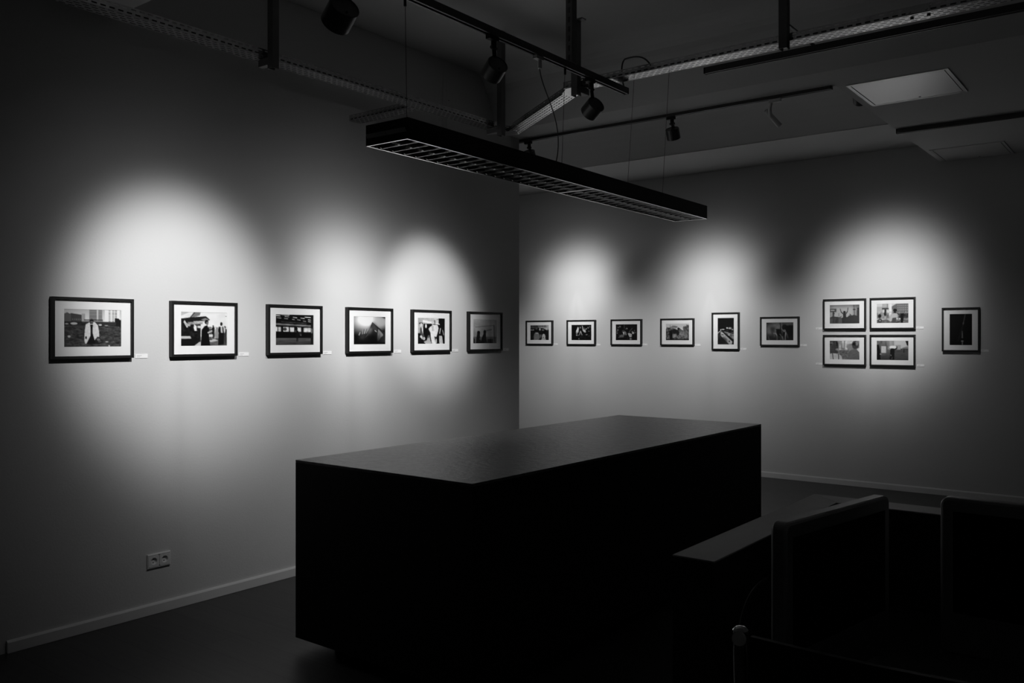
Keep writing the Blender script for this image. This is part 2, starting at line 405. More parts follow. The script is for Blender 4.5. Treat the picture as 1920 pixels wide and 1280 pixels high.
def pic_train():
    p = Pic(AS, 80, .05, 5)
    for (x, y, wd, v) in [(.06, .05, .06, .85), (.09, .12, .05, .6), (.25, .02, .1, .85), (.29, .075, .05, .7), (.27, .14, .045, .6), (.50, .10, .05, .8), (.46, .165, .03, .6), (.60, .175, .04, .65), (.70, .12, .05, .8), (.84, .085, .08, .95), (.75, .215, .035, .6), (.89, .17, .04, .8), (.89, .23, .035, .75), (.86, .03, .03, .12)]:
        p.line(x - wd, y - .006, x + wd, y + .006, .012, v)
    p.poly([(0, .29), (.95, .345), (.95, .40), (0, .345)], .45); p.noise(.12, 14, 30, .29, .40); p.line(.15, .245, .8, .285, .008, .35)
    p.rect(0, .40, .95, .43, .03)
    for (x0, x1) in [(0, .05), (.07, .14), (.2, .34), (.37, .48), (.56, .66), (.73, .92)]: p.rect(x0, .405 + x0 * .03, x1, .55 + x0 * .03, .82)
    p.noise(.14, 24, 24, .40, .58, 0, .92); p.ell(.24, .48, .05, .05, .25)
    p.rect(0, .575, .95, .76, .03); p.grad(.765, 1, .36, .20); p.noise(.07, 8, 40, .77, 1)
    p.rect(.92, 0, 1, 1, .10); p.rect(.925, .45, .97, .6, .4)
    p.ell(.55, .47, .022, .04, .06); p.poly([(.53, .52), (.58, .52), (.60, .60), (.6, .66), (.585, .68), (.585, .87), (.535, .87), (.54, .65)], .06)
    p.rect(.61, .56, .67, .68, .16); p.rect(.64, .64, .665, .69, .4); p.rect(.51, .5, .53, .58, .35); p.line(.56, .77, .565, .87, .006, .45)
    return p
def pic_hands():
    p = Pic(AS, 80, .05, 6)
    d = np.clip(1.15 - np.hypot((p.x - .38) * 1.25, (p.y - .12) * 1.45), 0, 1); p.a = np.clip((d ** 1.3) * 1.25 - .15, .03, .93)
    p.ell(.86, .2, .22, .22, .72, .5, .8); p.poly([(.85, 0), (1, 0), (1, .07), (.9, .03)], .08)
    p.poly([(.58, .2), (.95, .55), (1, .62), (1, 1), (.3, 1), (.35, .85), (.5, .4)], .16)
    p.ell(.62, .55, .10, .25, .22, .6, .9); p.ell(.5, .52, .07, .14, .5, .5, .8, .3)
    p.poly([(.57, .2), (.6, .22), (.74, .46), (.7, .52), (.58, .42)], .26); p.poly([(.77, .44), (.91, .62), (.92, .68), (.85, .74), (.76, .9), (.72, .85), (.74, .6)], .5)
    p.line(.77, .62, .75, .84, .012, .75); p.line(.66, .5, .71, .54, .016, .8)
    for i, (x0, y0, x1, y1) in enumerate([(.17, .66, .2, .58), (.27, .62, .30, .46), (.33, .60, .38, .45), (.39, .58, .47, .45)]): p.line(x0, y0, x1, y1, .02, .66 - .08 * (i % 2)); p.line(x0 + .02, y0, x1 + .02, y1, .008, .15)
    p.line(.36, .74, .45, .63, .008, .62); p.ell(.29, .78, .12, .11, .25, .6, .9); p.ell(.3, .95, .4, .14, .05, .7)
    p.ell(.6, .85, .2, .25, .04, .6); p.grad(.93, 1, .03, .03)
    return p
def pic_suit():
    p = Pic(AS, 70, .05, 7)
    p.rect(0, 0, .76, .22, .72); p.poly([(0, 0), (.22, 0), (.2, .6), (0, .6)], .66); p.poly([(.18, .08), (.53, .15), (.8, .22), (.8, .26), (.55, .22), (.18, .17)], .9)
    p.rect(.6, 0, .76, .2, .8); p.line(.62, .2, .62, .1, .02, .1); p.line(.7, .05, .78, .05, .006, .1)
    p.ell(.12, .21, .07, .03, .08); p.ell(.13, .27, .035, .07, .8); p.ell(.3, .31, .03, .08, .85)
    p.poly([(.1, .38), (.22, .30), (.20, .6), (.26, .7), (.2, .72), (.08, .58)], .3); p.poly([(.14, .36), (.19, .32), (.2, .62), (.16, .5)], .85)
    p.rect(0, .58, .1, 1, .04); p.ell(.13, .75, .05, .09, .8); p.ell(.23, .78, .04, .06, .75); p.ell(.06, .85, .1, .12, .06)
    p.poly([(.36, .70), (.42, .66), (.46, .86), (.52, 1), (.3, 1), (.22, .9), (.34, .84)], .68); p.ell(.39, .71, .03, .06, .35)
    p.ell(.54, .19, .04, .07, .78); p.poly([(.45, .34), (.55, .26), (.72, .26), (.76, .38), (.74, .5), (.68, .72), (.64, .72), (.68, 1), (.52, 1), (.47, .72), (.46, .56), (.39, .42)], .86)
    p.poly([(.5, .3), (.58, .3), (.58, .5), (.52, .5)], .7); p.poly([(.6, .7), (.7, .74), (.76, 1), (.66, 1)], .12); p.ell(.67, .88, .025, .1, .8)
    p.line(.83, .4, .80, .58, .02, .82); p.line(.91, .46, .95, .64, .014, .8); p.poly([(.78, .68), (.89, .68), (.93, 1), (.79, 1)], .74)
    p.noise(.05, 40, 30)
    return p
def pic_beach():
    p = Pic(AS, 66, .62, 8); p.grad(0, 1, .74, .60); p.noise(.06, 6, 5); p.noise(.03, 24, 18)
    p.line(.1, .32, .9, .24, .012, .45); p.line(.55, .46, .78, .41, .014, .35); p.line(.88, .25, .90, .9, .025, .30); p.rect(.60, .8, .84, 1, .12)
    p.ell(.23, .55, .065, .085, .10); p.poly([(.17, .6), (.28, .6), (.30, .75), (.35, 1), (.12, 1), (.14, .75)], .14)
    p.ell(.49, .52, .06, .09, .10); p.poly([(.44, .58), (.53, .5), (.55, .75), (.6, 1), (.32, 1), (.35, .78)], .06); p.poly([(0, .72), (.07, .8), (.07, 1), (0, 1)], .05)
    p.ell(.28, .79, .02, .03, .6); p.rect(0, .96, 1, 1, .1); p.grad(.7, 1, .1, .08, .35)
    return p
def pic_back_pair():
    p = Pic(AS, 60, .10, 9); p.rect(0, 0, 1, .2, .32); p.rect(.45, 0, 1, .2, .6)
    for x in (.05, .15, .24, .33, .47, .55, .63, .72, .8): p.rect(x, .03, x + .04, .14, .10)
    p.poly([(.45, .16), (.9, .2), (.95, 0), (1, .05), (.98, .3), (.9, .35), (.7, .22)], .7); p.noise(.12, 20, 10, .15, .45); p.rect(.03, .27, .2, .36, .55); p.rect(.08, .29, .15, .33, .3)
    p.ell(.52, .28, .04, .08, .75); p.ell(.68, .33, .07, .05, .45); p.ell(.34, .25, .06, .05, .35)
    p.ell(.38, .42, .08, .12, .06); p.ell(.35, .75, .16, .28, .42); p.poly([(.24, .6), (.35, .52), (.45, .56), (.5, .75), (.46, 1), (.18, 1)], .47); p.ell(.36, .54, .09, .03, .7)
    p.ell(.54, .75, .06, .1, .36); p.line(.57, .62, .575, .72, .012, .8); p.ell(.74, .48, .07, .10, .06); p.ell(.72, .78, .09, .2, .72); p.ell(.70, .82, .03, .05, .4); p.poly([(.62, .88), (.84, .9), (.84, 1), (.58, 1)], .66)
    p.noise(.04, 30, 24); p.rect(.9, .5, 1, 1, .08)
    return p
def pic_wings():
    p = Pic(AS, 60, .04, 10)
    p.poly([(.33, .12), (.37, .2), (.36, .45), (.30, .55), (.24, .57), (.23, .42), (.28, .28)], .80); p.poly([(.24, .44), (.32, .48), (.25, .52)], .25)
    p.ell(.445, .2, .04, .07, .5); p.ell(.445, .24, .02, .04, .15); p.poly([(.46, .36), (.5, .46), (.55, .66), (.52, .67), (.46, .48), (.42, .67), (.4, .66), (.42, .48)], .6)
    p.poly([(.53, .06), (.56, .08), (.6, .3), (.7, .3), (.72, .5), (.64, .48), (.57, .4)], .72); p.poly([(.62, .16), (.68, .24), (.66, .36), (.6, .3)], .35)
    for x, y, rx, v in [(.83, .2, .04, .5), (.91, .14, .03, .4), (.74, .27, .03, .7), (.87, .42, .02, .6), (.78, .42, .02, .2), (.74, .64, .03, .5), (.79, .63, .02, .55), (.88, .72, .02, .4), (.27, .66, .04, .65), (.36, .67, .03, .45), (.38, .9, .03, .5), (.68, .86, .015, .4), (.98, .36, .02, .4)]: p.ell(x, y, rx, rx * 1.2, v, .5)
    p.rect(.42, .72, .62, .84, .12, .8); p.noise(.03, 30, 20)
    return p
def pic_night():
    p = Pic(AS, 60, .05, 11)
    for x, y, rx, v in [(.12, .2, .03, .5), (.2, .15, .04, .45), (.1, .36, .03, .6), (.06, .44, .03, .4), (.07, .55, .03, .5), (.52, .27, .03, .6), (.47, .3, .02, .4), (.8, .54, .05, .75), (.9, .52, .03, .4), (.86, .4, .02, .5), (.76, .45, .02, .6), (.69, .9, .05, .55), (.56, .87, .03, .5)]: p.ell(x, y, rx, rx * 1.3, v, .5)
    p.line(.38, 0, .41, .25, .012, .42); p.line(.62, .48, .76, .27, .012, .5); p.poly([(.06, .55), (.14, .68), (.38, .62), (.38, .8), (.1, .82), (.2, .74)], .4)
    p.poly([(.3, .4), (.38, .38), (.42, .52), (.4, .7), (.34, .56)], .7); p.poly([(.43, .4), (.48, .5), (.5, .65), (.46, .7)], .6); p.ell(.35, .44, .03, .06, .15)
    p.poly([(.56, .56), (.64, .54), (.75, .62), (.74, .78), (.64, .8), (.58, .64)], .68); p.poly([(.52, .62), (.57, .68), (.66, 1), (.56, 1)], .06); p.noise(.06, 30, 22)
    return p
def pic_hill():
    p = Pic(AS, 60, .74, 12)
    p.poly([(0, .34), (.05, .22), (.15, .24), (.25, .2), (.35, .3), (.5, .36), (.56, .25), (.62, .3), (.68, .36), (.74, .4), (.75, .14), (.79, .22), (.82, .12), (.86, .2), (.9, .06), (.95, .12), (1, .06), (1, 1), (0, 1)], .3)
    p.poly([(.17, .24), (.28, .14), (.42, .14), (.5, .2), (.46, .28), (.2, .3)], .5); p.line(.19, .1, .19, .25, .012, .25); p.line(.3, .14, .5, .18, .012, .25)
    p.noise(.22, 26, 18, .26); p.noise(.12, 50, 34, .26); p.ell(.72, .62, .2, .22, .6, .6, .6); p.poly([(.15, .42), (.25, .42), (.3, .62), (.28, 1), (.18, 1), (.17, .6)], .07); p.ell(.38, .46, .11, .14, .1, .3)
    p.ell(.54, .3, .04, .06, .06); p.ell(.53, .56, .05, .14, .1, .2); p.poly([(.3, .62), (.5, .66), (.4, .84), (.3, .86)], .6, .7); p.noise(.12, 40, 30, .6, .95, .3, .8); p.grad(.92, 1, .12, .08, .8)
    return p
def pic_bridge():
    p = Pic(1 / AS, 46, .045, 13)
    p.poly([(.12, .50), (.2, .47), (1, .6), (1, .72), (.95, .85), (.3, .52)], .5); p.noise(.28, 10, 40, .46, .72, .3, 1)
    p.line(.26, .5, 1, .86, .03, .06); p.poly([(.0, .5), (.22, .5), (.25, .52), (.9, .88), (.86, 1), (0, 1)], .16)
    p.poly([(.17, .51), (.25, .51), (.9, .88), (.84, 1), (.74, 1), (.35, .78), (.2, .66)], .66); p.noise(.10, 14, 30, .5, 1, .1, .9); p.ell(.25, .85, .3, .12, .08, .5, .9); p.ell(.72, .87, .05, .03, .2); p.ell(.3, .63, .08, .02, .2)
    p.ell(.58, .38, .05, .03, .85, .3); p.ell(.75, .39, .1, .035, .7, .5); p.ell(.9, .44, .06, .025, .6, .4); p.ell(.33, .43, .1, .02, .75, .4); p.ell(.2, .45, .03, .03, .75); p.line(0, .58, .14, .5, .012, .75); p.noise(.05, 30, 40)
    return p
def pic_dance():
    p = Pic(AS, 60, .12, 14); p.ell(.4, .3, .35, .4, .5, .6, .9); p.ell(.1, .45, .09, .2, .5, .6, .8); p.ell(.85, .05, .3, .12, .35, .5)
    p.poly([(.6, .2), (1, .18), (1, 1), (.6, 1)], .05); p.line(.52, .06, .54, .5, .02, .07); p.ell(.24, .4, .08, .14, .25, .5); p.poly([(.36, .36), (.55, .38), (.6, .8), (.4, .75)], .08)
    p.ell(.67, .28, .09, .16, .09); p.poly([(.58, .4), (.7, .4), (.73, .5), (.65, .55)], .5); p.noise(.12, 20, 16, .3, .6, .5, .8); p.line(.27, .62, .36, .6, .014, .6); p.line(.35, .6, .4, .72, .025, .6); p.line(.4, .72, .4, 1, .02, .5); p.line(.3, .66, .31, .8, .018, .4)
    p.line(.5, .64, .58, .8, .016, .5); p.line(.58, .8, .53, .95, .014, .5); p.line(.72, .55, .69, 1, .03, .62); p.line(.6, .78, .62, .95, .02, .7); p.line(.76, .62, .8, .86, .02, .4); p.grad(.75, 1, .2, .2, .3); p.noise(.05, 24, 18); p.line(.08, .78, .12, 1, .02, .4)
    return p
def pic_arms():
    p = Pic(AS, 62, .6, 15); p.grad(0, .2, .35, .6); p.ell(.45, .45, .5, .4, .72, .6, .6); p.put(np.clip(np.abs(p.x - .45) * 1.6 - .45, 0, 1) * (p.y < .6), .12)
    p.rect(0, .2, .23, .38, .22); p.rect(.04, .26, .17, .31, .62); p.rect(.1, .38, .16, .6, .2); p.rect(.12, .42, .17, .48, .08); p.line(.81, 0, .83, .6, .014, .10); p.ell(.82, .26, .045, .03, .08); p.poly([(.92, .18), (1, .16), (1, 1), (.9, 1)], .05)
    p.poly([(0, .66), (.1, .6), (.28, .63), (.4, .68), (.6, .64), (.66, .55), (.72, .58), (.82, .53), (.92, .6), (1, .6), (1, 1), (0, 1)], .08); p.noise(.08, 20, 8, .64, 1, 0, .6); p.rect(.3, .68, .42, 1, .3); p.rect(.02, .7, .1, 1, .22)
    p.ell(.5, .4, .042, .075, .10); p.poly([(.45, .47), (.55, .47), (.56, .7), (.55, 1), (.47, 1), (.45, .7)], .12); p.line(.46, .48, .39, .38, .022, .10); p.line(.39, .38, .36, .22, .016, .10); p.line(.55, .47, .60, .36, .022, .10); p.line(.60, .36, .62, .17, .016, .10); p.line(.68, .5, .72, .56, .02, .08); p.line(.31, .45, .32, .6, .01, .2); p.line(.4, .6, .34, .66, .014, .1)
    return p
def pic_cyclist():
    p = Pic(AS, 64, .78, 16); p.rect(0, .15, .2, .55, .66); p.rect(.19, .0, .36, .28, .5); p.rect(.17, .22, .38, .3, .3); p.rect(.2, .02, .33, .2, .68); p.rect(.25, .3, .31, .8, .2); p.rect(.4, 0, .48, .4, .88)
    p.poly([(.48, .15), (.62, .02), (.9, 0), (1, .02), (1, .8), (.48, .7)], .42)
    for i in range(6):
        for j in range(4): p.rect(.66 + i * .058, .08 + j * .11, .69 + i * .058, .14 + j * .11, .6)
    p.rect(0, .45, .4, .75, .55); p.noise(.16, 24, 12, .4, .8); p.rect(0, .8, 1, 1, .42); p.noise(.1, 14, 20, .75, 1); p.rect(.6, .5, 1, .72, .22); p.noise(.16, 30, 12, .45, .75, .6, 1)
    p.rect(.48, .3, .62, .7, .62, .8); p.ell(.58, .34, .06, .075, .03); p.ell(.575, .44, .042, .09, .14); p.poly([(.45, .55), (.56, .48), (.64, .5), (.7, .62), (.66, .7), (.6, .85), (.48, .86), (.44, .9), (.4, .85)], .70); p.poly([(.5, .72), (.62, .70), (.6, 1), (.46, 1)], .3); p.line(.46, .58, .39, .82, .03, .68); p.line(.67, .6, .7, .9, .02, .5); p.line(.62, .95, .72, .9, .02, .1)
    p.poly([(.75, .5), (.84, .5), (.84, .75), (.82, 1), (.76, 1), (.75, .75)], .06); p.ell(.1, .62, .05, .1, .1); p.ell(.11, .84, .06, .1, .12); p.ell(.11, .84, .035, .06, .5); p.ell(.27, .52, .035, .1, .14); p.rect(.245, .65, .3, .8, .65)
    return p
def pic_crowd():
    p = Pic(AS, 62, .5, 17); p.rect(.34, 0, .62, .5, .7); p.noise(.28, 22, 3, 0, .5, .3, .65); p.rect(.6, 0, .85, .25, .78); p.poly([(.6, .2), (.75, .16), (.76, .5), (.6, .5)], .5); p.noise(.24, 24, 18, .38, 1, .3, .65); p.rect(.33, .5, .6, 1, .28, .6)
    p.ell(.13, .32, .17, .42, .10, .1); p.ell(.08, .14, .06, .06, .4, .4); p.ell(.26, .5, .07, .1, .55, .3); p.ell(.15, .6, .14, .12, .12, .3); p.poly([(0, .7), (.08, .66), (.3, .68), (.4, .8), (.44, 1), (0, 1)], .72); p.line(.1, .68, .13, 1, .02, .15); p.line(.3, .7, .31, 1, .02, .12)
    p.ell(.86, .22, .11, .22, .10, .15); p.ell(.91, .14, .04, .12, .5, .4); p.poly([(.62, .62), (.72, .48), (.86, .42), (.97, .56), (1, .75), (1, 1), (.6, 1)], .33); p.poly([(.9, .42), (1, .38), (1, .6), (.96, .56)], .8); p.noise(.05, 30, 24); p.rect(.97, .8, 1, 1, .1); p.rect(.71, .0, .73, .04, .3)
    return p
def pic_poster():
    p = Pic(AS, 64, .3, 18); p.rect(0, 0, .42, .75, .36); p.noise(.22, 20, 3, 0, .25, 0, .42); p.rect(.35, 0, 1, .42, .74); p.rect(.35, 0, .55, .45, .55); p.noise(.1, 16, 4, 0, .35, .35, .6); p.rect(.6, .22, .76, .45, .62); p.poly([(.9, 0), (1, 0), (1, .25), (.95, .25)], .10); p.poly([(.8, .36), (1, .26), (1, .42), (.8, .46)], .5); p.rect(.75, .4, 1, .43, .15)
    p.poly([(.3, .66), (1, .42), (1, 1), (.15, 1)], .30); p.grad(.6, 1, .34, .18, .5); p.noise(.04, 10, 40, .5, 1); p.rect(.84, .42, .87, .6, .15); p.poly([(0, .22), (.07, .2), (.12, .5), (.13, 1), (0, 1)], .05); p.rect(.15, .28, .3, .62, .76); p.noise(.05, 60, 40, .3, .6, .16, .29); p.ell(.13, .68, .03, .03, .6)
    p.ell(.51, .33, .11, .075, .86); p.poly([(.46, .38), (.54, .38), (.57, .5), (.56, .72), (.56, 1), (.5, 1), (.5, .78), (.43, 1), (.40, .98), (.43, .7), (.43, .48)], .08); p.line(.55, .44, .63, .4, .03, .10); p.line(.63, .4, .64, .3, .02, .10); p.ell(.455, .73, .015, .03, .6); p.ell(.40, .98, .03, .02, .7)
    return p
def pic_tower():
    p = Pic(1 / AS, 46, .025, 19); p.noise(.012, 5, 6); p.line(.70, .0, .59, .36, .012, .34); p.line(.59, .36, .38, .86, .012, .16); p.ell(.61, .30, .035, .03, .4, .5); p.poly([(.545, .54), (.575, .54), (.60, .77), (.53, .77)], .42); p.ell(.565, .865, .06, .02, .62, .3); p.poly([(.545, .87), (.59, .87), (.595, 1), (.54, 1)], .44)
    return p

def lin(a): return np.where(a <= 0.04045, a / 12.92, ((a + 0.055) / 1.055) ** 2.4)

FD = 0.030
def picture(cx, cz, wall, pic, desc, vertical=False, group='framed photographs'):
    """Framed print. wall 'L': on x = 0 facing +x; wall 'B': on y = 9 facing -y."""
    W, H = (0.319, 0.413) if vertical else (0.420, 0.310)
    FD = 0.030 if wall == 'L' else 0.036
    if wall == 'L': P = lambda u, d, z: (d, cx + u, cz + z)
    else: P = lambda u, d, z: (cx + u, YB - d, cz + z)
    loc = P(0, 0, -H / 2)
    th = thing('framed_photograph', desc, 'picture', loc, group)
    fw = 0.014; w2, h2 = W / 2, H / 2
    m = MB()
    # four mitred mouldings with a shallow rebate, one closed ring
    rings = [(0, 0.0005), (0, FD), (fw, FD), (fw, 0.020), (fw + 0.0, 0.0005)]
    v = []
    for (ins, d) in rings:
        v += [P(-w2 + ins, d, -h2 + ins), P(w2 - ins, d, -h2 + ins), P(w2 - ins, d, h2 - ins), P(-w2 + ins, d, h2 - ins)]
    fs = []
    n = len(rings)
    for k in range(n):
        k2 = (k + 1) % n
        for i in range(4):
            j = (i + 1) % 4; fs.append((k * 4 + i, k * 4 + j, k2 * 4 + j, k2 * 4 + i))
    m.add(v, fs); m.build('frame', M_frame, th, bevel=0.0008)
    iw, ih = w2 - fw, h2 - fw
    pw, ph = (0.095, 0.1465) if vertical else (0.1465, 0.095)
    dm, dp = 0.0170, 0.0150
    v = []
    for (a, b, d) in [(iw, ih, dm), (pw, ph, dm), (pw - 0.001, ph - 0.001, dp - 0.001), (iw, ih, dp - 0.001)]:
        v += [P(-a, d, -b), P(a, d, -b), P(a, d, b), P(-a, d, b)]
    fs = []
    for k in range(4):
        k2 = (k + 1) % 4
        for i in range(4):
            j = (i + 1) % 4; fs.append((k * 4 + i, k * 4 + j, k2 * 4 + j, k2 * 4 + i))
    MB().add(v, fs).build('mat_board', M_mat, th)
    # the print: a sheet whose tones are stored per grid point
    a = lin(np.clip((pic().out() - 0.03) * 1.17, 0.0, 1.0)) * 0.87; Hh, Ww = a.shape
    v = []
    for i in range(Hh):
        for j in range(Ww): v.append(P(-pw + 2 * pw * j / (Ww - 1), dp, ph - 2 * ph * i / (Hh - 1)))
    fs = [(i * Ww + j, (i + 1) * Ww + j, (i + 1) * Ww + j + 1, i * Ww + j + 1) for i in range(Hh - 1) for j in range(Ww - 1)]
    nv = len(v)
    v += [P(-pw, dp - 0.001, ph), P(pw, dp - 0.001, ph), P(pw, dp - 0.001, -ph), P(-pw, dp - 0.001, -ph)]
    fs.append((nv, nv + 1, nv + 2, nv + 3))
    o = MB().add(v, fs).build('print', M_print, th, recalc=False)
    at = o.data.color_attributes.new('tone', 'FLOAT_COLOR', 'POINT')
    col = np.ones((len(v), 4), np.float32); col[:nv, :3] = a.reshape(-1, 1); col[nv:, :3] = 0.5
    at.data.foreach_set('color', col.ravel())
    g0, g1 = 0.0185, 0.0200
    x0, x1 = sorted((P(-iw, g0, 0)[0], P(iw, g1, 0)[0])); y0, y1 = sorted((P(-iw, g0, 0)[1], P(iw, g1, 0)[1]))
    MB().box((x0, y0, cz - ih), (x1, y1, cz + ih)).build('glass', M_glass, th)
    return th

LEFT = [
    (2.184, pic_coat, 'black framed photograph of a person in a long white coat before tower blocks'),
    (2.820, pic_carboot, 'black framed photograph of people around a car with raised boot lid'),
    (3.456, pic_train, 'black framed photograph of a lone person before a blurred train'),
    (4.089, pic_hands, 'black framed photograph of blurred hands raised in white mist'),
    (4.706, pic_suit, 'black framed photograph of a figure in a pale suit among dark clothes'),
    (5.330, pic_beach, 'dim framed photograph of two dark silhouettes, nearest the end of the left wall'),
]
for (y, pc, d) in LEFT: picture(y, 1.546, 'L', pc, d, group='framed photographs on the left wall')
GB = 'framed photographs in a row on the back wall'
GQ = 'four framed photographs hung in a square'
BACK = [
    (-2.093, 1.559, pic_back_pair, False, GB, 'black framed photograph of two people seen from behind, leftmost on the back wall'),
    (-1.454, 1.558, pic_wings, False, GB, 'black framed night photograph with two white wing shapes either side of a face'),
    (-0.814, 1.559, pic_night, False, GB, 'black framed night photograph of people and a pale shirt among light spots'),
    (-0.146, 1.560, pic_hill, False, GB, 'black framed photograph of a crowded hillside under bright sky'),
    (0.4425, 1.566, pic_bridge, True, GB, 'upright black framed photograph of a lit path at night'),
    (1.050, 1.562, pic_dance, False, GB, 'black framed dim photograph of dancing people, left of the square of four'),
    (1.7185, 1.733, pic_arms, False, GQ, 'framed photograph of a person with both arms raised, in the square of four'),
    (2.177, 1.734, pic_cyclist, False, GQ, 'framed photograph of a cyclist before buildings, in the square of four'),
    (1.7185, 1.369, pic_crowd, False, GQ, 'framed photograph of two heads from behind, in the square of four'),
    (2.177, 1.370, pic_poster, False, GQ, 'framed photograph of a person beside a white poster, in the square of four'),
    (2.782, 1.572, pic_tower, True, GB, 'upright framed photograph of a thin lit tower on black, rightmost on the back wall'),
]
for (x, z, pc, vt, gr, d) in BACK: picture(x, z, 'B', pc, d, vt, gr)

# caption cards
def card(u, z, wall, desc, wd=0.066):
    P = (lambda a, d, c: (d, u + a, z + c)) if wall == 'L' else (lambda a, d, c: (u + a, YB - d, z + c))
    th = thing('caption_card', desc, 'label', P(0, 0, -0.0105), 'caption cards beside the framed photographs')
    def slab(m, a0, a1, d0, d1, c0, c1):
        p, q = P(a0, d0, c0), P(a1, d1, c1)
        m.box(tuple(map(min, p, q)), tuple(map(max, p, q)))
    m = MB(); slab(m, -wd / 2, wd / 2, 0.0, 0.003, -0.0105, 0.0105); m.build('card', M_card, th)
    m = MB()
    slab(m, -wd * .38, wd * .02, 0.003, 0.0032, 0.002, 0.0036); slab(m, -wd * .38, -wd * .12, 0.003, 0.0032, -0.0046, -0.0034)
    m.build('text_lines', M_ink, th)
CL = ['white coat', 'raised car boot', 'blurred train', 'misty hands', 'pale suit', 'two dim silhouettes']
for (y, n) in zip((2.450, 3.090, 3.727, 4.367, 4.985, 5.619), CL): card(y, 1.3985, 'L', 'white caption card right of the photograph of the ' + n, 0.07)
CB = [(-1.85, 1.412, 'right of the photograph of two people from behind'), (-1.22, 1.408, 'right of the night photograph with wing shapes'), (-0.575, 1.414, 'right of the night photograph with a pale shirt'),
      (0.099, 1.413, 'right of the photograph of the crowded hillside'), (0.641, 1.372, 'right of the upright photograph of a lit path'), (1.300, 1.416, 'right of the dim photograph of dancing people'),
      (1.460, 1.590, 'left of the photograph of raised arms'), (2.424, 1.592, 'right of the photograph of the cyclist'), (1.460, 1.225, 'left of the photograph of two heads from behind'),
      (2.430, 1.228, 'right of the photograph with the white poster'), (2.979, 1.376, 'right of the upright photograph of the thin tower')]
for (x, z, n) in CB: card(x, z, 'B', 'white caption card ' + n)

# ------------------------------------------------------------------ double socket on the left wall
so = thing('wall_socket', 'white double socket low on the left wall near the baseboard', 'socket', (0, 2.548, 0.287))
v = []
for (i0, x) in ((0, 0.0), (0, 0.008), (0.004, 0.011), (0.0075, 0.011), (0.0075, 0.0)):
    v += [(x, 2.481 + i0, 0.248 + i0), (x, 2.615 - i0, 0.248 + i0), (x, 2.615 - i0, 0.326 - i0), (x, 2.481 + i0, 0.326 - i0)]
MB().add(v, [(k * 4 + i, k * 4 + (i + 1) % 4, ((k + 1) % 5) * 4 + (i + 1) % 4, ((k + 1) % 5) * 4 + i) for k in range(5) for i in range(4)]).build('surround', M_socket, so)
for yc in (2.5165, 2.5795):
    m = MB(); n = 28; x0, x1 = 0.0005, 0.0125; ri = 0.0185
    hw = 0.0305
    # square plate with a round well: outer square ring + well wall + well floor
    out = []
    for i in range(n):
        a = 2 * PI * i / n; c, s_ = math.cos(a), math.sin(a); k = hw / max(abs(c), abs(s_)); out.append((yc + k * c, 0.287 + k * s_))
    v = [(x1, y, z) for (y, z) in out] + [(x1, yc + ri * math.cos(2 * PI * i / n), 0.287 + ri * math.sin(2 * PI * i / n)) for i in range(n)] + [(x0, y, z) for (y, z) in out]
    f = []
    for i in range(n):
        j = (i + 1) % n
        f += [(i, j, n + j, n + i), (2 * n + i, 2 * n + j, j, i)]
    ins = m.add(v, f).build('socket_insert', M_socket, so)
    m = MB().lathe([(0, ri), (-0.0105, ri - 0.0015), (-0.0105, 0)], (x1, yc, 0.287), (1, 0, 0), n); m.build('well', M_socket, ins, recalc=False)
    m = MB()
    for dz in (-0.0095, 0.0095): m.cyl((x0 + 0.0015, yc, 0.287 + dz), (x0 + 0.0021, yc, 0.287 + dz), 0.003, 12)
    m.build('pin_hole', M_pin, ins)

# ------------------------------------------------------------------ louvered pendant lamp
LZ0, LZ1 = 2.282, 2.366
la, lb = Vector((1.890, 2.434, 0)), Vector((1.824, 5.295, 0))
ld = (lb - la).normalized(); ls = Vector((ld.y, -ld.x, 0)); LL = (lb - la).length; LW = 0.1165
def lp(s, t_, z): q = la + ld * s + ls * t_; return (q.x, q.y, z)
lampT = thing('pendant_lamp', 'long black pendant lamp with shiny metal louvers hanging above the table', 'lamp', tuple((la + lb) / 2 + Vector((0, 0, LZ0))))
def lbox(m, s0, s1, t0, t1, z0, z1):
    pts = [(s0, t0), (s1, t0), (s1, t1), (s0, t1)]
    v = [lp(s, t_, z0) for (s, t_) in pts] + [lp(s, t_, z1) for (s, t_) in pts]
    return m.add(v, [(0, 3, 2, 1), (4, 5, 6, 7), (0, 1, 5, 4), (1, 2, 6, 5), (2, 3, 7, 6), (3, 0, 4, 7)])
m = MB(); th_ = 0.003
lbox(m, 0, LL, -LW, -LW + th_, LZ0, LZ1); lbox(m, 0, LL, LW - th_, LW, LZ0, LZ1)
lbox(m, 0, th_, -LW, LW, LZ0, LZ1); lbox(m, LL - th_, LL, -LW, LW, LZ0, LZ1); lbox(m, 0, LL, -LW, LW, LZ1 - 0.003, LZ1)
m.build('housing', M_blackmetal, lampT)
m = MB(); r_ = 0.007; zt = LZ0 - 0.0015
lbox(m, 0.001, LL - 0.001, -LW + 0.001, -LW + r_, zt, LZ0 + 0.006); lbox(m, 0.001, LL - 0.001, LW - r_, LW - 0.001, zt, LZ0 + 0.006)
lbox(m, 0.001, r_, -LW + r_, LW - r_, zt, LZ0 + 0.006); lbox(m, LL - r_, LL - 0.001, -LW + r_, LW - r_, zt, LZ0 + 0.006)
lbox(m, LL / 2 - 0.006, LL / 2 + 0.006, -LW + r_, LW - r_, zt + 0.0005, LZ0 + 0.006)
m.build('trim_edge', M_alu, lampT)
NC = 20
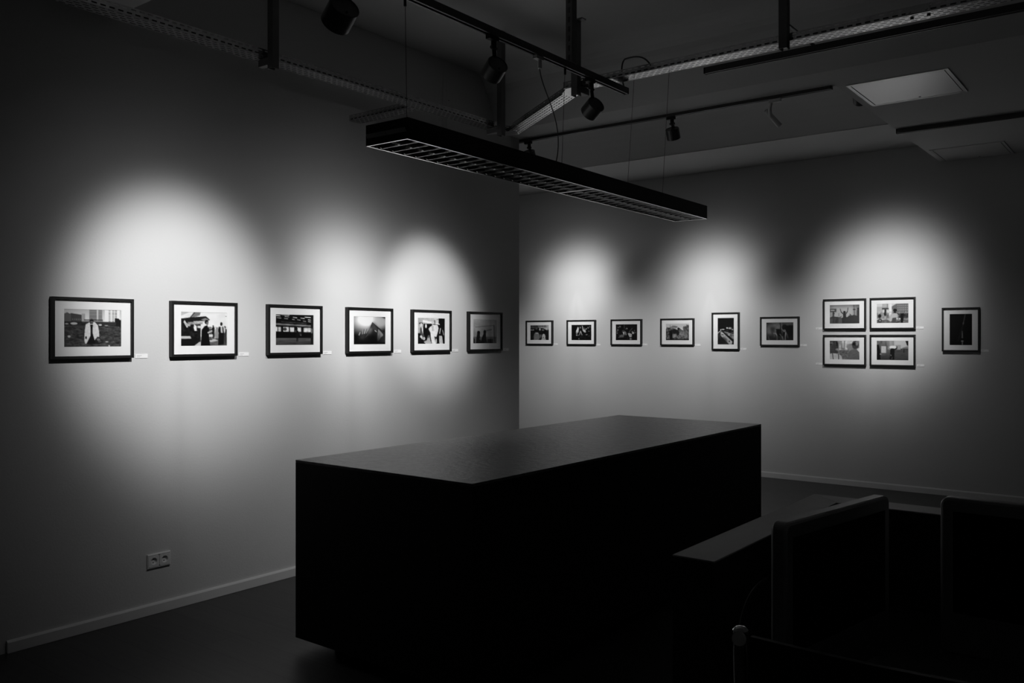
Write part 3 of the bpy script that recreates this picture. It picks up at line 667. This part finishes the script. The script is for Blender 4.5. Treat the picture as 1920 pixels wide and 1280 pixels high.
for half in (0, 1):
    s0, s1 = (r_, LL / 2 - 0.006) if half == 0 else (LL / 2 + 0.006, LL - r_)
    m = MB(); zt0, zt1 = LZ0 + 0.0005, LZ0 + 0.044
    def flank(t0, sg):                 # parabolic side reflector, from the open edge up and inward
        pts = []
        for k in range(7):
            q = k / 6; pts.append((t0 + sg * 0.030 * (q ** 2.0), zt0 + 0.002 + (zt1 - zt0 - 0.002) * q))
        for (a, b) in zip(pts, pts[1:]):
            v = [lp(s0, a[0], a[1]), lp(s1, a[0], a[1]), lp(s1, b[0], b[1]), lp(s0, b[0], b[1])]
            m.add(v, [(0, 1, 2, 3)])
    flank(-LW + r_, 1); flank(LW - r_, -1); flank(-0.0008, -1); flank(0.0008, 1)
    dS = (s1 - s0) / NC
    # lower edges of spine and sides: flat at the blades, arching up and thinning out between them
    for k in range(NC):
        for q in range(8):
            ta, tb = q / 8, (q + 1) / 8
            fa, fb = max(0.28, 1 - 2.6 * min(ta, 1 - ta)), max(0.28, 1 - 2.6 * min(tb, 1 - tb))
            za, zb = zt0 + 0.009 * (1 - fa), zt0 + 0.009 * (1 - fb)
            sa, sb_ = s0 + (k + ta) * dS, s0 + (k + tb) * dS
            for (tc, wl, wr) in ((0.0, 0.006, 0.006), (-LW + r_, 0.0, 0.010), (LW - r_, 0.010, 0.0)):
                m.add([lp(sa, tc - wl * fa - 0.0004, za), lp(sb_, tc - wl * fb - 0.0004, zb), lp(sb_, tc + wr * fb + 0.0004, zb), lp(sa, tc + wr * fa + 0.0004, za)], [(0, 1, 2, 3)])
    for k in range(NC + 1):
        sc = s0 + k * dS
        for (t0, t1) in ((-LW + r_, -0.0008), (0.0008, LW - r_)):
            nseg = 8
            for q in range(nseg):
                a, b = t0 + (t1 - t0) * q / nseg, t0 + (t1 - t0) * (q + 1) / nseg
                za = zb = zt0
                for sg in (-1, 1):
                    for (h0, w0, h1, w1) in ((0, 0.0015, 0.014, 0.003), (0.014, 0.003, 0.028, 0.007), (0.028, 0.007, 0.044, 0.016)):
                        v = [lp(sc + sg * w0, a, za + h0), lp(sc + sg * w0, b, zb + h0), lp(sc + sg * w1, b, zt0 + h1), lp(sc + sg * w1, a, zt0 + h1)]
                        m.add(v, [(0, 1, 2, 3)])
            lbox(m, sc - 0.0011, sc + 0.0011, t0, t1, zt0 - 0.0002, zt0 + 0.0002)
    lo = m.build('louver', M_louv_dim, lampT, recalc=False)
    lo.data.materials.append(M_alu)
    for p in lo.data.polygons[:24 + NC * 24]: p.material_index = 1  # flanks and lower edges take the brighter mirror copy, blades keep the darker one
    for tt in (-0.056, 0.056):
        MB().cyl(lp(s0 + 0.02, tt, LZ0 + 0.060), lp(s1 - 0.02, tt, LZ0 + 0.060), 0.008, 16).build('fluorescent_tube', M_tube, lampT, smooth=True)
m = MB(); lbox(m, 0.004, LL - 0.004, -LW + 0.004, LW - 0.004, LZ1 - 0.006, LZ1 - 0.0035); m.build('reflector', M_tray_white, lampT)
def wire(p, q, hook=None):
    o = MB().tube([(p[0], p[1], p[2] - 0.001), q], 0.0013, 8).build('suspension_wire', M_wire, lampT)
    if hook: MB().cyl((p[0], p[1], p[2] - 0.035), (p[0], p[1], p[2] - 0.0006), 0.006, 14, 0.001).build('hook', M_blackmetal, o)
TX, TZ = 1.88, 2.90                    # track above the table: its axis and its underside
wire((TX, 2.550, TZ), lp(0.12, 0.0, LZ1), True)
wire((TX, 3.722, TZ), lp(1.285, 0.0, LZ1), True)
wire((2.015, 4.205, 2.949), lp(1.99, 0.0, LZ1)); wire((2.230, 4.205, 2.949), lp(2.44, 0.0, LZ1))
pcd = MB().tube(bez((TX, 3.497, TZ - 0.055), (TX + 0.005, 3.50, 2.72), (TX + 0.10, 3.60, 2.58), lp(1.19, 0.02, LZ1 - 0.001), 24), 0.0028, 8).build('power_cord', M_greycable, lampT, smooth=True)
MB().box((TX - 0.012, 3.455, TZ - 0.018), (TX + 0.012, 3.515, TZ - 0.0006)).cyl((TX, 3.497, TZ - 0.060), (TX, 3.497, TZ - 0.018), 0.011, 16, 0.002).build('plug', M_clear, pcd, smooth=True)

# ------------------------------------------------------------------ light tracks
def track(axis, a, b, c, z0, label, wdt=0.034, ht=0.035, group='black light tracks'):
    th = thing('light_track', label, 'track', ((c, (a + b) / 2, z0) if axis == 'y' else ((a + b) / 2, c, z0)), group)
    h = wdt / 2
    pr = [(-h, 0), (-h * .45, 0), (-h * .45, ht * .55), (h * .45, ht * .55), (h * .45, 0), (h, 0), (h, ht), (-h, ht)]
    e = 0.010
    if axis == 'y':
        MB().prism([(c + u, a + e, z0 + z) for (u, z) in pr], (0, b - a - 2 * e, 0)).build('rail', M_blackgloss, th)
        for y0, y1 in ((a, a + e), (b - e, b)): MB().box((c - h, y0, z0), (c + h, y1, z0 + ht)).build('end_cap', M_blackmetal, th)
    else:
        MB().prism([(a + e, c + u, z0 + z) for (u, z) in pr], (b - a - 2 * e, 0, 0)).build('rail', M_blackgloss, th)
        for x0, x1 in ((a, a + e), (b - e, b)): MB().box((x0, c - h, z0), (x1, c + h, z0 + ht)).build('end_cap', M_blackmetal, th)
    return th
track('y', 1.5, 4.35, TX, TZ, 'black light track running lengthwise above the pendant lamp, carrying drum spotlights')
track('x', -1.2, 2.58, 5.842, ZS - 0.023, 'thin black light track along the underside of the far beam', ht=0.023)
track('x', 2.262, 5.6, 4.577, 3.000, 'thick black light track just behind and below the bright perforated cable tray')
track('x', 2.605, 5.6, 7.385, ZS - 0.037, 'black light track fixed under the lowered soffit at the right')

# ------------------------------------------------------------------ spotlights
def lamp_light(parent, p, d, cfg):
    L = bpy.data.lights.new('beam', 'SPOT'); L.energy = LAMP_K * cfg['pw']; L.spot_size = math.radians(140); L.spot_blend = 0.15; L.shadow_soft_size = 0.018
    L.use_nodes = True
    nt = L.node_tree; em = nt.nodes['Emission']
    ies = nt.nodes.new('ShaderNodeTexIES'); ies.mode = 'INTERNAL'; ies.ies = photometric('beam_profile', cfg['beam'])
    nt.links.new(ies.outputs['Fac'], em.inputs['Strength'])
    o = bpy.data.objects.new('beam', L); COL.objects.link(o)
    off = Vector((0, 0, 0)); q = parent
    while q is not None: off += q.location; q = q.parent
    o.parent = parent; o.location = Vector(p) - off
    o.rotation_euler = Vector(d).to_track_quat('-Z', 'Y').to_euler()
def drum_spot(ax, axis, top, pivot, label, cfg, r=0.051, L=0.078, stem_r=0.011, body=None):
    """Drum head on a short stem. top: point on the underside of the rail; pivot: centre of the drum."""
    top = Vector(top); pv = Vector(pivot); beam_d = (Vector(cfg['aim']) - pv).normalized(); d = Vector(body).normalized() if body else beam_d
    th = thing('drum_spotlight', label, 'spotlight', tuple(top), 'black drum spotlights')
    m = MB(); hw, hl = 0.014, 0.045
    if axis == 'y': m.box((top.x - hw, top.y - hl, top.z - 0.020), (top.x + hw, top.y + hl * .5, top.z))
    else: m.box((top.x - hl, top.y - hw, top.z - 0.020), (top.x + hl * .5, top.y + hw, top.z))
    m.build('adapter', M_blackmetal, th, bevel=0.002)
    back = pv - d * (L / 2); front = pv + d * (L / 2)
    sb = Vector((top.x, top.y, top.z - 0.058))
    m = MB(); m.cyl((top.x, top.y, top.z - 0.020), sb, stem_r * 1.25, 20, 0.001)
    m.build('stem', M_blackmetal, th, smooth=True)
    kd = Vector((1, 0, 0)) if axis == 'x' else Vector((0, 1, 0))
    MB().cyl(sb - kd * 0.020 + Vector((0, 0, 0.006)), sb + kd * 0.020 + Vector((0, 0, 0.006)), 0.0085, 16, 0.001).build('knuckle', M_drum, th, smooth=True)
    # arm: flat strap from the knuckle to the rear edge of the drum
    side = Vector((-d.y, d.x, 0)).normalized()
    upv = d.cross(side).normalized()
    if upv.z < 0: upv = -upv
    q0 = sb + Vector((0, 0, 0.004)); q1 = back + d * 0.014 + upv * (r - 0.004)
    if (q1 - q0).length < 0.01: q1 = q0 + Vector((0, 0, -0.01))
    hx = side * 0.012; a_ = (q1 - q0).normalized(); hy = a_.cross(side).normalized() * 0.005
    v = []
    for q in (q0 - a_ * 0.008, q1 + a_ * 0.006): v += [q - hx - hy, q + hx - hy, q + hx + hy, q - hx + hy]
    MB().add(v, [(0, 1, 2, 3), (4, 7, 6, 5), (0, 4, 5, 1), (1, 5, 6, 2), (2, 6, 7, 3), (3, 7, 4, 0)]).build('yoke_arm', M_drum, th, bevel=0.002)
    hd = MB().lathe([(0.004, 0), (0.004, r * 0.90), (0.0, r * 0.94), (0.002, r), (L, r), (L, r * 0.9), (L - 0.022, r * 0.72), (L - 0.022, 0)], back, d, 40).build('lamp_head', M_drum, th, smooth=True)
    MB().cyl(back - d * 0.0005 - upv * (r * .55), back + d * 0.0042 - upv * (r * .55), 0.004, 12).build('screw', M_pin, hd)
    MB().cyl(front - d * 0.0235, front - d * 0.0215, r * 0.68, 28).build('lens', M_lensmat, hd, smooth=True)
    lamp_light(th, front + d * 0.004, beam_d, cfg)
    return th
drum_spot(0, 'y', (TX, 2.235, TZ), (TX - 0.030, 2.228, TZ - 0.158), 'large black drum spotlight at the top edge, nearest on the lengthwise track', SPOTS['a'], r=0.060, L=0.092)
drum_spot(0, 'y', (TX, 3.133, TZ), (TX - 0.030, 3.175, TZ - 0.138), 'middle black drum spotlight of three on the lengthwise track above the lamp', SPOTS['b'])
drum_spot(0, 'y', (TX, 3.975, TZ), (TX - 0.030, 4.035, TZ - 0.142), 'black drum spotlight at the far end of the lengthwise track', SPOTS['c'])
drum_spot(0, 'x', (0.075, 5.842, ZS - 0.023), (0.055, 5.875, ZS - 0.135), 'black drum spotlight partly hidden by the pendant lamp, beside the left wall end', SPOTS['d'], body=(-0.15, 0.6, -1))
drum_spot(0, 'x', (1.405, 5.842, ZS - 0.023), (1.392, 5.880, ZS - 0.140), 'black drum spotlight hanging alone mid-way on the far beam track', SPOTS['e'], body=(-0.1, 0.6, -1))
# fixed drum under the vault, just behind the edge of the soffit
m_top = 3.352 + 0.40 * (1 - abs(2 * (6.6 - 5.86) / (VY - 5.86) - 1) ** 2.0)
cf = SPOTS['f']; pv = Vector((2.545, 6.60, 3.265)); d = (Vector(cf['aim']) - pv).normalized()
th = thing('drum_spotlight', 'black drum spotlight peeking out behind the edge of the lowered soffit', 'spotlight', (2.55, 6.60, m_top), 'black drum spotlights')
MB().cyl((2.55, 6.60, m_top - 0.018), (2.55, 6.60, m_top + 0.004), 0.045, 28, 0.002).build('base', M_blackmetal, th, smooth=True)
MB().cyl((2.55, 6.60, 3.30), (2.55, 6.60, m_top - 0.018), 0.009, 16).build('stem', M_blackmetal, th, smooth=True)
hd = MB().lathe([(0.004, 0), (0.004, 0.046), (0, 0.048), (0.002, 0.051), (0.078, 0.051), (0.078, 0.046), (0.056, 0.036), (0.056, 0)], pv - d * 0.039, d, 36).build('lamp_head', M_drum, th, smooth=True)
MB().cyl(pv + d * 0.0155, pv + d * 0.0175, 0.034, 24).build('lens', M_lensmat, hd, smooth=True)
lamp_light(th, pv + d * 0.043, d, cf)
# slim white spotlight, switched off
th = thing('tube_spotlight', 'slim white tube spotlight on the far beam track, left of the ceiling hatch', 'spotlight', (2.19, 5.842, ZS - 0.023))
MB().box((2.15, 5.828, ZS - 0.047), (2.235, 5.856, ZS - 0.023)).build('adapter', M_white, th, bevel=0.003)
MB().tube(bez((2.165, 5.842, ZS - 0.044), (2.15, 5.85, ZS - 0.07), (2.145, 5.86, ZS - 0.09), (2.150, 5.875, ZS - 0.135), 10), 0.013, 14).build('stem', M_white, th, smooth=True)
hd = MB().lathe([(0, 0), (0, 0.011), (0.004, 0.015), (0.11, 0.018), (0.150, 0.019), (0.150, 0.015), (0.14, 0)], (2.118, 5.86, ZS - 0.085), Vector((0.085, 0.11, -0.125)), 24).build('lamp_head', M_white, th, smooth=True)

# ------------------------------------------------------------------ perforated cable tray (one bolted assembly of four sections)
tray = thing('cable_tray', 'perforated steel cable tray running along the left wall, turning diagonally, then across the room', 'cable tray', (0.62, 3.2, 2.95))
TB, TH = 2.95, 0.038
def slotted(m, o, e, s, length, width, rows, slot=0.027, pitch=0.040, sl_h=0.0075, first=0.0):
    """Sheet in the plane spanned by e (length) and s (width) with rows of staggered slots left open."""
    o, e, s = Vector(o), Vector(e), Vector(s)
    ys = [0.0]; holes = []
    for k in range(rows):
        c = width * (k + 0.5) / rows; ys += [c - sl_h / 2, c + sl_h / 2]
    ys.append(width)
    for r in range(len(ys) - 1):
        y0, y1 = ys[r], ys[r + 1]
        if r % 2 == 0:
            segs = [(0, length)]
        else:
            k = (r - 1) // 2; x = first + (pitch / 2 if k % 2 else 0.0) + 0.012; segs = []; cur = 0.0
            while x + slot < length - 0.008:
                segs.append((cur, x)); cur = x + slot; x += pitch
            segs.append((cur, length))
        for (x0, x1) in segs:
            m.add([o + e * x0 + s * y0, o + e * x1 + s * y0, o + e * x1 + s * y1, o + e * x0 + s * y1], [(0, 1, 2, 3)])
def tray_section(p, q, width, slot_fill=True):
    """p, q: centre line ends (x, y)."""
    p = Vector((p[0], p[1], TB)); q = Vector((q[0], q[1], TB)); e = (q - p); L = e.length; e.normalize(); s = Vector((-e.y, e.x, 0))
    m = MB()
    slotted(m, p - s * width / 2, e, s, L, width, 4)
    for sg in (-1, 1): slotted(m, p + s * sg * width / 2, e, Vector((0, 0, 1)), L, TH, 2, slot=0.024, sl_h=0.0065)
    o = m.build('tray_section', M_galv, tray, recalc=False)
    if slot_fill:  # unseen dark tubes added in the tray to block light behind its slots
        mc = MB()
        for (k, zz) in ((-0.030, 0.013), (-0.010, 0.012), (0.011, 0.014), (0.030, 0.013)):
            mc.tube([p + e * 0.01 + s * k + Vector((0, 0, zz)), q - e * 0.01 + s * k + Vector((0, 0, zz))], 0.0105, 8)
        mc.build('added_slot_filler', M_cable, o)
    sd = o.modifiers.new('sheet', 'SOLIDIFY'); sd.thickness = 0.0012; sd.offset = 0
    return o
WT = 0.095
tray_section((0.618, 1.2), (0.618, 4.82), WT)
tray_section((0.655, 4.862), (1.585, 4.265), WT)
tray_section((1.56, 4.222), (5.4, 4.222), WT)
tray_section((0.0, 3.965), (0.568, 3.965), WT)
m = MB().prism([(0.565, 4.79, TB - 0.0025), (0.665, 4.79, TB - 0.0025), (0.73, 4.80, TB - 0.0025), (0.68, 4.91, TB - 0.0025), (0.565, 4.88, TB - 0.0025)], (0, 0, 0.0015)); m.build('corner_plate', M_galv, tray)
m = MB().prism([(1.50, 4.36, TB - 0.0025), (1.50, 4.25, TB - 0.0025), (1.58, 4.176, TB - 0.0025), (1.66, 4.176, TB - 0.0025), (1.66, 4.27, TB - 0.0025)], (0, 0, 0.0015)); m.build('corner_plate', M_galv, tray)
m = MB()
for xx in (3.445, 3.515): m.cyl((xx, 4.172, TB + 0.012), (xx, 4.165, TB + 0.012), 0.006, 8).cyl((xx, 4.222, TB - 0.008), (xx, 4.222, TB), 0.008, 10)
m.box((3.43, 4.170, TB + 0.002), (3.53, 4.1735, TB + 0.034)).build('splice_plate', M_galv, tray)
# loose black cable from the end of the lengthwise track over into the tray
cb = MB().tube(bez((TX, 4.325, TZ + 0.0345), (TX - 0.02, 4.33, 2.99), (TX - 0.03, 4.33, 3.085), (TX + 0.015, 4.31, 3.092), 14) + bez((TX + 0.015, 4.31, 3.092), (TX + 0.10, 4.30, 3.094), (TX + 0.17, 4.27, 3.075), (TX + 0.23, 4.235, 2.982), 14)[1:], 0.0045, 8).build('cable', M_cable, smooth=True)
tag(cb, 'black cable looping from the end of the lengthwise track into the cable tray', 'cable')

# ------------------------------------------------------------------ strut hangers
def c_post(m, x, y, z0, z1, w_=0.041, slots=False, face='-y'):
    h = w_ / 2; t_ = 0.0025; lip = 0.009
    pr = [(-h, -h), (h, -h), (h, h), (h - lip, h), (h - lip, h - t_), (h - t_, h - t_), (h - t_, -h + t_), (-h + t_, -h + t_), (-h + t_, h - t_), (-h + lip, h - t_), (-h + lip, h), (-h, h)]
    if slots:
        slot, pitch = 0.028, 0.05
        m.prism([(x + a, y + b, z0) for (a, b) in [(h - t_, -h), (h, -h), (h, h), (h - t_, h)]], (0, 0, z1 - z0)); m.prism([(x + a, y + b, z0) for (a, b) in [(-h, -h), (-h + t_, -h), (-h + t_, h), (-h, h)]], (0, 0, z1 - z0))
        slotted(m, (x - h, y - h, z0), (0, 0, 1), (1, 0, 0), z1 - z0, w_, 1, slot=slot, pitch=pitch, sl_h=0.011)
    else:
        if face == 'y': pr = [(a, -b) for (a, b) in pr]
        m.prism([(x + a, y + b, z0) for (a, b) in pr], (0, 0, z1 - z0))
def hanger(x, y, z0, z1, label, arm=None, plate=True, slots=False, face='-y', az=(TB - 0.043, TB - 0.003)):
    th = thing('strut_hanger', label, 'hanger', (x, y, z0), 'steel strut hangers')
    m = MB(); c_post(m, x, y, z0, z1, slots=slots, face=face); m.build('post', M_strut, th, recalc=not slots)
    if plate: MB().box((x - 0.02, y - 0.02, z1 - 0.008), (x + 0.055, y + 0.02, z1)).build('ceiling_plate', M_strut, th)
    if arm:
        (ax0, ay0, ax1, ay1) = arm
        MB().box((min(ax0, ax1), min(ay0, ay1), az[0]), (max(ax0, ax1), max(ay0, ay1), az[1])).build('bracket_arm', M_strut, th, bevel=0.003)
    return th
hanger(0.705, 2.775, 2.885, ZC, 'steel strut hanger holding the cable tray near the top left of the view', arm=(0.60, 2.758, 0.684, 2.792), plate=False)
hanger(0.715, 4.655, 2.885, ZC, 'steel strut hanger at the tray corner, seen below the middle drum spotlight', arm=(0.60, 4.638, 0.694, 4.672), plate=False)
hanger(1.665, 4.1505, 2.885, 3.320, 'short steel strut with top plate at the second bend of the cable tray', arm=(1.645, 4.172, 1.685, 4.26))
hanger(TX - 0.0, 3.780, TZ + 0.036, ZC, 'slotted steel strut hanger carrying the lengthwise light track', slots=True, plate=False)
hanger(2.880, 4.150, 2.905, ZC, 'steel strut hanger crossing the bright tray at the upper right', arm=(2.872, 4.172, 2.888, 4.590), plate=False, az=(3.0355, 3.045))

# ------------------------------------------------------------------ hatches
def ceiling_hatch(x0, y0, x1, y1, label):
    th = thing('ceiling_hatch', label, 'hatch', ((x0 + x1) / 2, (y0 + y1) / 2, ZS), 'white access hatches in the soffit')
    m = MB(); fr = 0.022
    v = []
    for (ins, z) in ((0, ZS), (0, ZS - 0.006), (fr, ZS - 0.006), (fr, ZS)):
        v += [(x0 + ins, y0 + ins, z), (x1 - ins, y0 + ins, z), (x1 - ins, y1 - ins, z), (x0 + ins, y1 - ins, z)]
    m.add(v, [(k * 4 + i, k * 4 + (i + 1) % 4, ((k + 1) % 4) * 4 + (i + 1) % 4, ((k + 1) % 4) * 4 + i) for k in range(4) for i in range(4)])
    m.build('frame', M_hatch, th)
    gp = 0.006
    MB().box((x0 + fr + gp, y0 + fr + gp, ZS - 0.005), (x1 - fr - gp, y1 - fr - gp, ZS)).build('door', M_hatch, th)
    MB().box((x0 + fr, y0 + fr, ZS - 0.0015), (x1 - fr, y1 - fr, ZS)).build('gap_seal', M_pin, th)
    MB().cyl(((x0 + x1) / 2 + 0.02, y1 - fr - 0.04, ZS - 0.0065), ((x0 + x1) / 2 + 0.02, y1 - fr - 0.04, ZS - 0.004), 0.008, 16).build('lock', M_pin, th)
ceiling_hatch(2.655, 5.888, 3.272, 6.524, 'bright white access hatch in the soffit next to the far beam')
ceiling_hatch(2.635, 8.375, 3.222, 8.990, 'dim white access hatch in the soffit against the back wall')
th = thing('wall_hatch', 'faint white access panel high on the left wall near the beam', 'hatch', (0, 5.05, 2.86))
MB().box((0, 4.845, 2.84), (0.004, 5.250, 3.500)).build('frame', M_wall, th, bevel=0.0015)
MB().box((0.004, 4.885, 2.88), (0.007, 5.215, 3.475)).build('door', M_wall, th, bevel=0.001)
MB().cyl((0.007, 4.905, 3.30), (0.0075, 4.905, 3.30), 0.004, 14).build('lock', M_pin, th)

# ------------------------------------------------------------------ desk corner
CZ = 1.0
cx0, cx1, cy0, cy1, CT = 3.485, 3.588, 1.80, 2.772, 0.103
th = thing('counter_screen', 'dark L-shaped counter wall with paler top around the desk at lower right', 'counter', ((cx0 + cx1) / 2, cy0, 0))
MB().prism([(cx0, cy0, 0), (cx1, cy0, 0), (cx1, cy1 - CT, 0), (cx0, cy1, 0)], (0, 0, CZ - 0.004)).build('side_panel', M_counter, th)
MB().prism([(cx0, cy1, 0), (cx1, cy1 - CT, 0), (5.6, cy1 - CT, 0), (5.6, cy1, 0)], (0, 0, CZ - 0.004)).build('rear_panel', M_counter, th)
MB().prism([(cx0, cy0, CZ - 0.004), (cx1, cy0, CZ - 0.004), (cx1, cy1 - CT, CZ - 0.004), (cx0, cy1, CZ - 0.004)], (0, 0, 0.004)).build('side_cap', M_countertop, th, bevel=0.001)
o = MB().prism([(cx0, cy1, CZ - 0.004), (cx1, cy1 - CT, CZ - 0.004), (5.6, cy1 - CT, CZ - 0.004), (5.6, cy1, CZ - 0.004)], (0, 0, 0.004)).build('rear_cap', M_countertop, th, bevel=0.001)
DZ = 0.72
th = thing('desk', 'dark desk inside the L-shaped counter wall carrying two silver computers', 'desk', (4.3, 2.1, 0))
MB().box((3.60, 1.62, DZ - 0.028), (5.4, 2.655, DZ)).build('desktop', M_desk, th, bevel=0.002)
for (x, y) in ((3.64, 1.68), (5.34, 1.68), (3.64, 2.60), (5.34, 2.60)): MB().box((x - 0.025, y - 0.025, 0), (x + 0.025, y + 0.025, DZ - 0.028)).build('leg', M_desk, th, bevel=0.002)
def computer(o, e, nrm, label, W=0.485, z0=0.805, z1=1.148, tk=0.034):
    """o: lower left corner (x, y) of the front as seen from the front, e: direction to the right, nrm: facing direction."""
    o = Vector((o[0], o[1], 0)); e = Vector((e[0], e[1], 0)).normalized(); n_ = Vector((nrm[0], nrm[1], 0)).normalized()
    c = o + e * W / 2 - n_ * 0.06
    th = thing('desktop_computer', label, 'computer', (c.x, c.y, DZ), 'silver desktop computers')
    def P(u, d, z): q = o + e * u + n_ * d; return (q.x, q.y, z)
    # housing with rounded corners
    def rr(u0, v0, u1, v1, r, k=6):
        pts = []
        for (cx, cy, a0) in ((u1 - r, v1 - r, 0), (u0 + r, v1 - r, 90), (u0 + r, v0 + r, 180), (u1 - r, v0 + r, 270)):
            for i in range(k + 1): a = math.radians(a0 + 90 * i / k); pts.append((cx + r * math.cos(a), cy + r * math.sin(a)))
        return pts
    loop = rr(0, z0, W, z1, 0.018)
    MB().prism([P(u, 0, z) for (u, z) in loop], tuple(-n_ * tk)).build('housing', M_silver, th, bevel=0.006)
    MB().prism([P(u, 0.0008, z) for (u, z) in rr(0.026, z0 + 0.092, W - 0.026, z1 - 0.030, 0.002)], tuple(-n_ * 0.002)).build('screen', M_screen, th)
    m = MB()
    v = [P(W / 2 - 0.09, 0.02, DZ + 0.001), P(W / 2 + 0.09, 0.02, DZ + 0.001), P(W / 2 + 0.09, -0.15, DZ + 0.001), P(W / 2 - 0.09, -0.15, DZ + 0.001)]
    m.prism(v, (0, 0, 0.007))
    m.prism([P(W / 2 - 0.09, -0.150, DZ + 0.008), P(W / 2 - 0.09, -0.142, DZ + 0.008), P(W / 2 - 0.09, -tk, z0 + 0.16), P(W / 2 - 0.09, -tk, z0 + 0.14)], tuple(e * 0.18))
    m.build('stand', M_silver, th)
    return th
ang = math.radians(10)
e1 = (math.sin(ang), math.cos(ang))
computer((3.822, 1.605), e1, (math.cos(ang), -math.sin(ang)), 'silver desktop computer seen almost edge-on at the lower right', W=0.440)
computer((3.990, 2.090), (1, -0.02), (-0.02, -1), 'silver desktop computer with black screen facing the viewer at the right edge')
cb2 = MB().tube(bez((3.72, 1.78, 0.99), (3.68, 1.76, 0.97), (3.66, 1.74, 0.90), (3.66, 1.75, 0.722), 14), 0.003, 8)
# chair before the desk
th = thing('office_chair', 'dark office chair with chrome tube frame, cut off by the bottom edge', 'chair', (4.12, 1.28, 0))
bl, br_ = Vector((3.852, 1.335, 1.02)), Vector((4.36, 1.375, 1.02))
for (p, sx) in ((bl, 1), (br_, -1)):
    x = p.x; path = [(x, p.y - 0.02, 1.018)]
    path += bez((x - sx * 0.006, p.y - 0.002, 1.014), (x - sx * 0.008, p.y, 0.9), (x, p.y + 0.03, 0.6), (x + sx * 0.004, p.y + 0.06, 0.46), 14)
    path += bez((x + sx * 0.004, p.y + 0.08, 0.44), (x, p.y + 0.2, 0.435), (x, p.y + 0.4, 0.435), (x, p.y + 0.44, 0.42), 8)
    path += [(x, p.y + 0.45, 0.2), (x, p.y + 0.45, 0.03), (x, p.y + 0.40, 0.012), (x, p.y - 0.06, 0.012)]
    MB().tube(path, 0.0115, 14).build('tube_frame', M_chrome, th, smooth=True)
    MB().lathe([(0, 0), (0.002, 0.008), (0.006, 0.0125), (0.022, 0.0125), (0.024, 0.0115)], (x - sx * 0.004, p.y - 0.006, 1.034), (0, 0.12, -1), 18).build('end_cap', M_chrome, th, smooth=True)
MB().tube([(bl.x, bl.y + 0.39, 0.012), (br_.x, br_.y + 0.39, 0.012)], 0.011, 12).build('cross_tube', M_chrome, th, smooth=True)
m = MB(); NX, NZ = 12, 14; v = []
for layer in (0, 1):
    for i in range(NZ + 1):
        for j in range(NX + 1):
            u = j / NX; q = i / NZ
            zt_ = 1.018 - 0.006 * math.sin(PI * u)
            v.append((bl.x + 0.010 + (br_.x - bl.x - 0.02) * u, bl.y + 0.04 * u + 0.05 * (1 - q) - 0.008 * math.sin(PI * u) + (0.010 if layer else 0), 0.50 + (zt_ - 0.50) * q))
K = (NX + 1) * (NZ + 1)
fs = []
for i in range(NZ):
    for j in range(NX):
        a = i * (NX + 1) + j; fs += [(a, a + 1, a + NX + 2, a + NX + 1), (K + a + NX + 1, K + a + NX + 2, K + a + 1, K + a)]
for j in range(NX):
    fs += [(j + 1, j, K + j, K + j + 1), (NZ * (NX + 1) + j, NZ * (NX + 1) + j + 1, K + NZ * (NX + 1) + j + 1, K + NZ * (NX + 1) + j)]
for i in range(NZ):
    a, b = i * (NX + 1), (i + 1) * (NX + 1); fs += [(a, b, K + b, K + a)]
    a, b = a + NX, b + NX; fs += [(b, a, K + a, K + b)]
m.add(v, fs).build('backrest', M_leather, th, smooth=True)
MB().box((bl.x + 0.012, 1.38, 0.425), (br_.x - 0.012, 1.80, 0.455)).build('seat', M_leather, th, bevel=0.012)
tag(cb2.build('cable', M_cable, smooth=True), 'thin dark cable hanging behind the edge-on silver computer', 'cable')
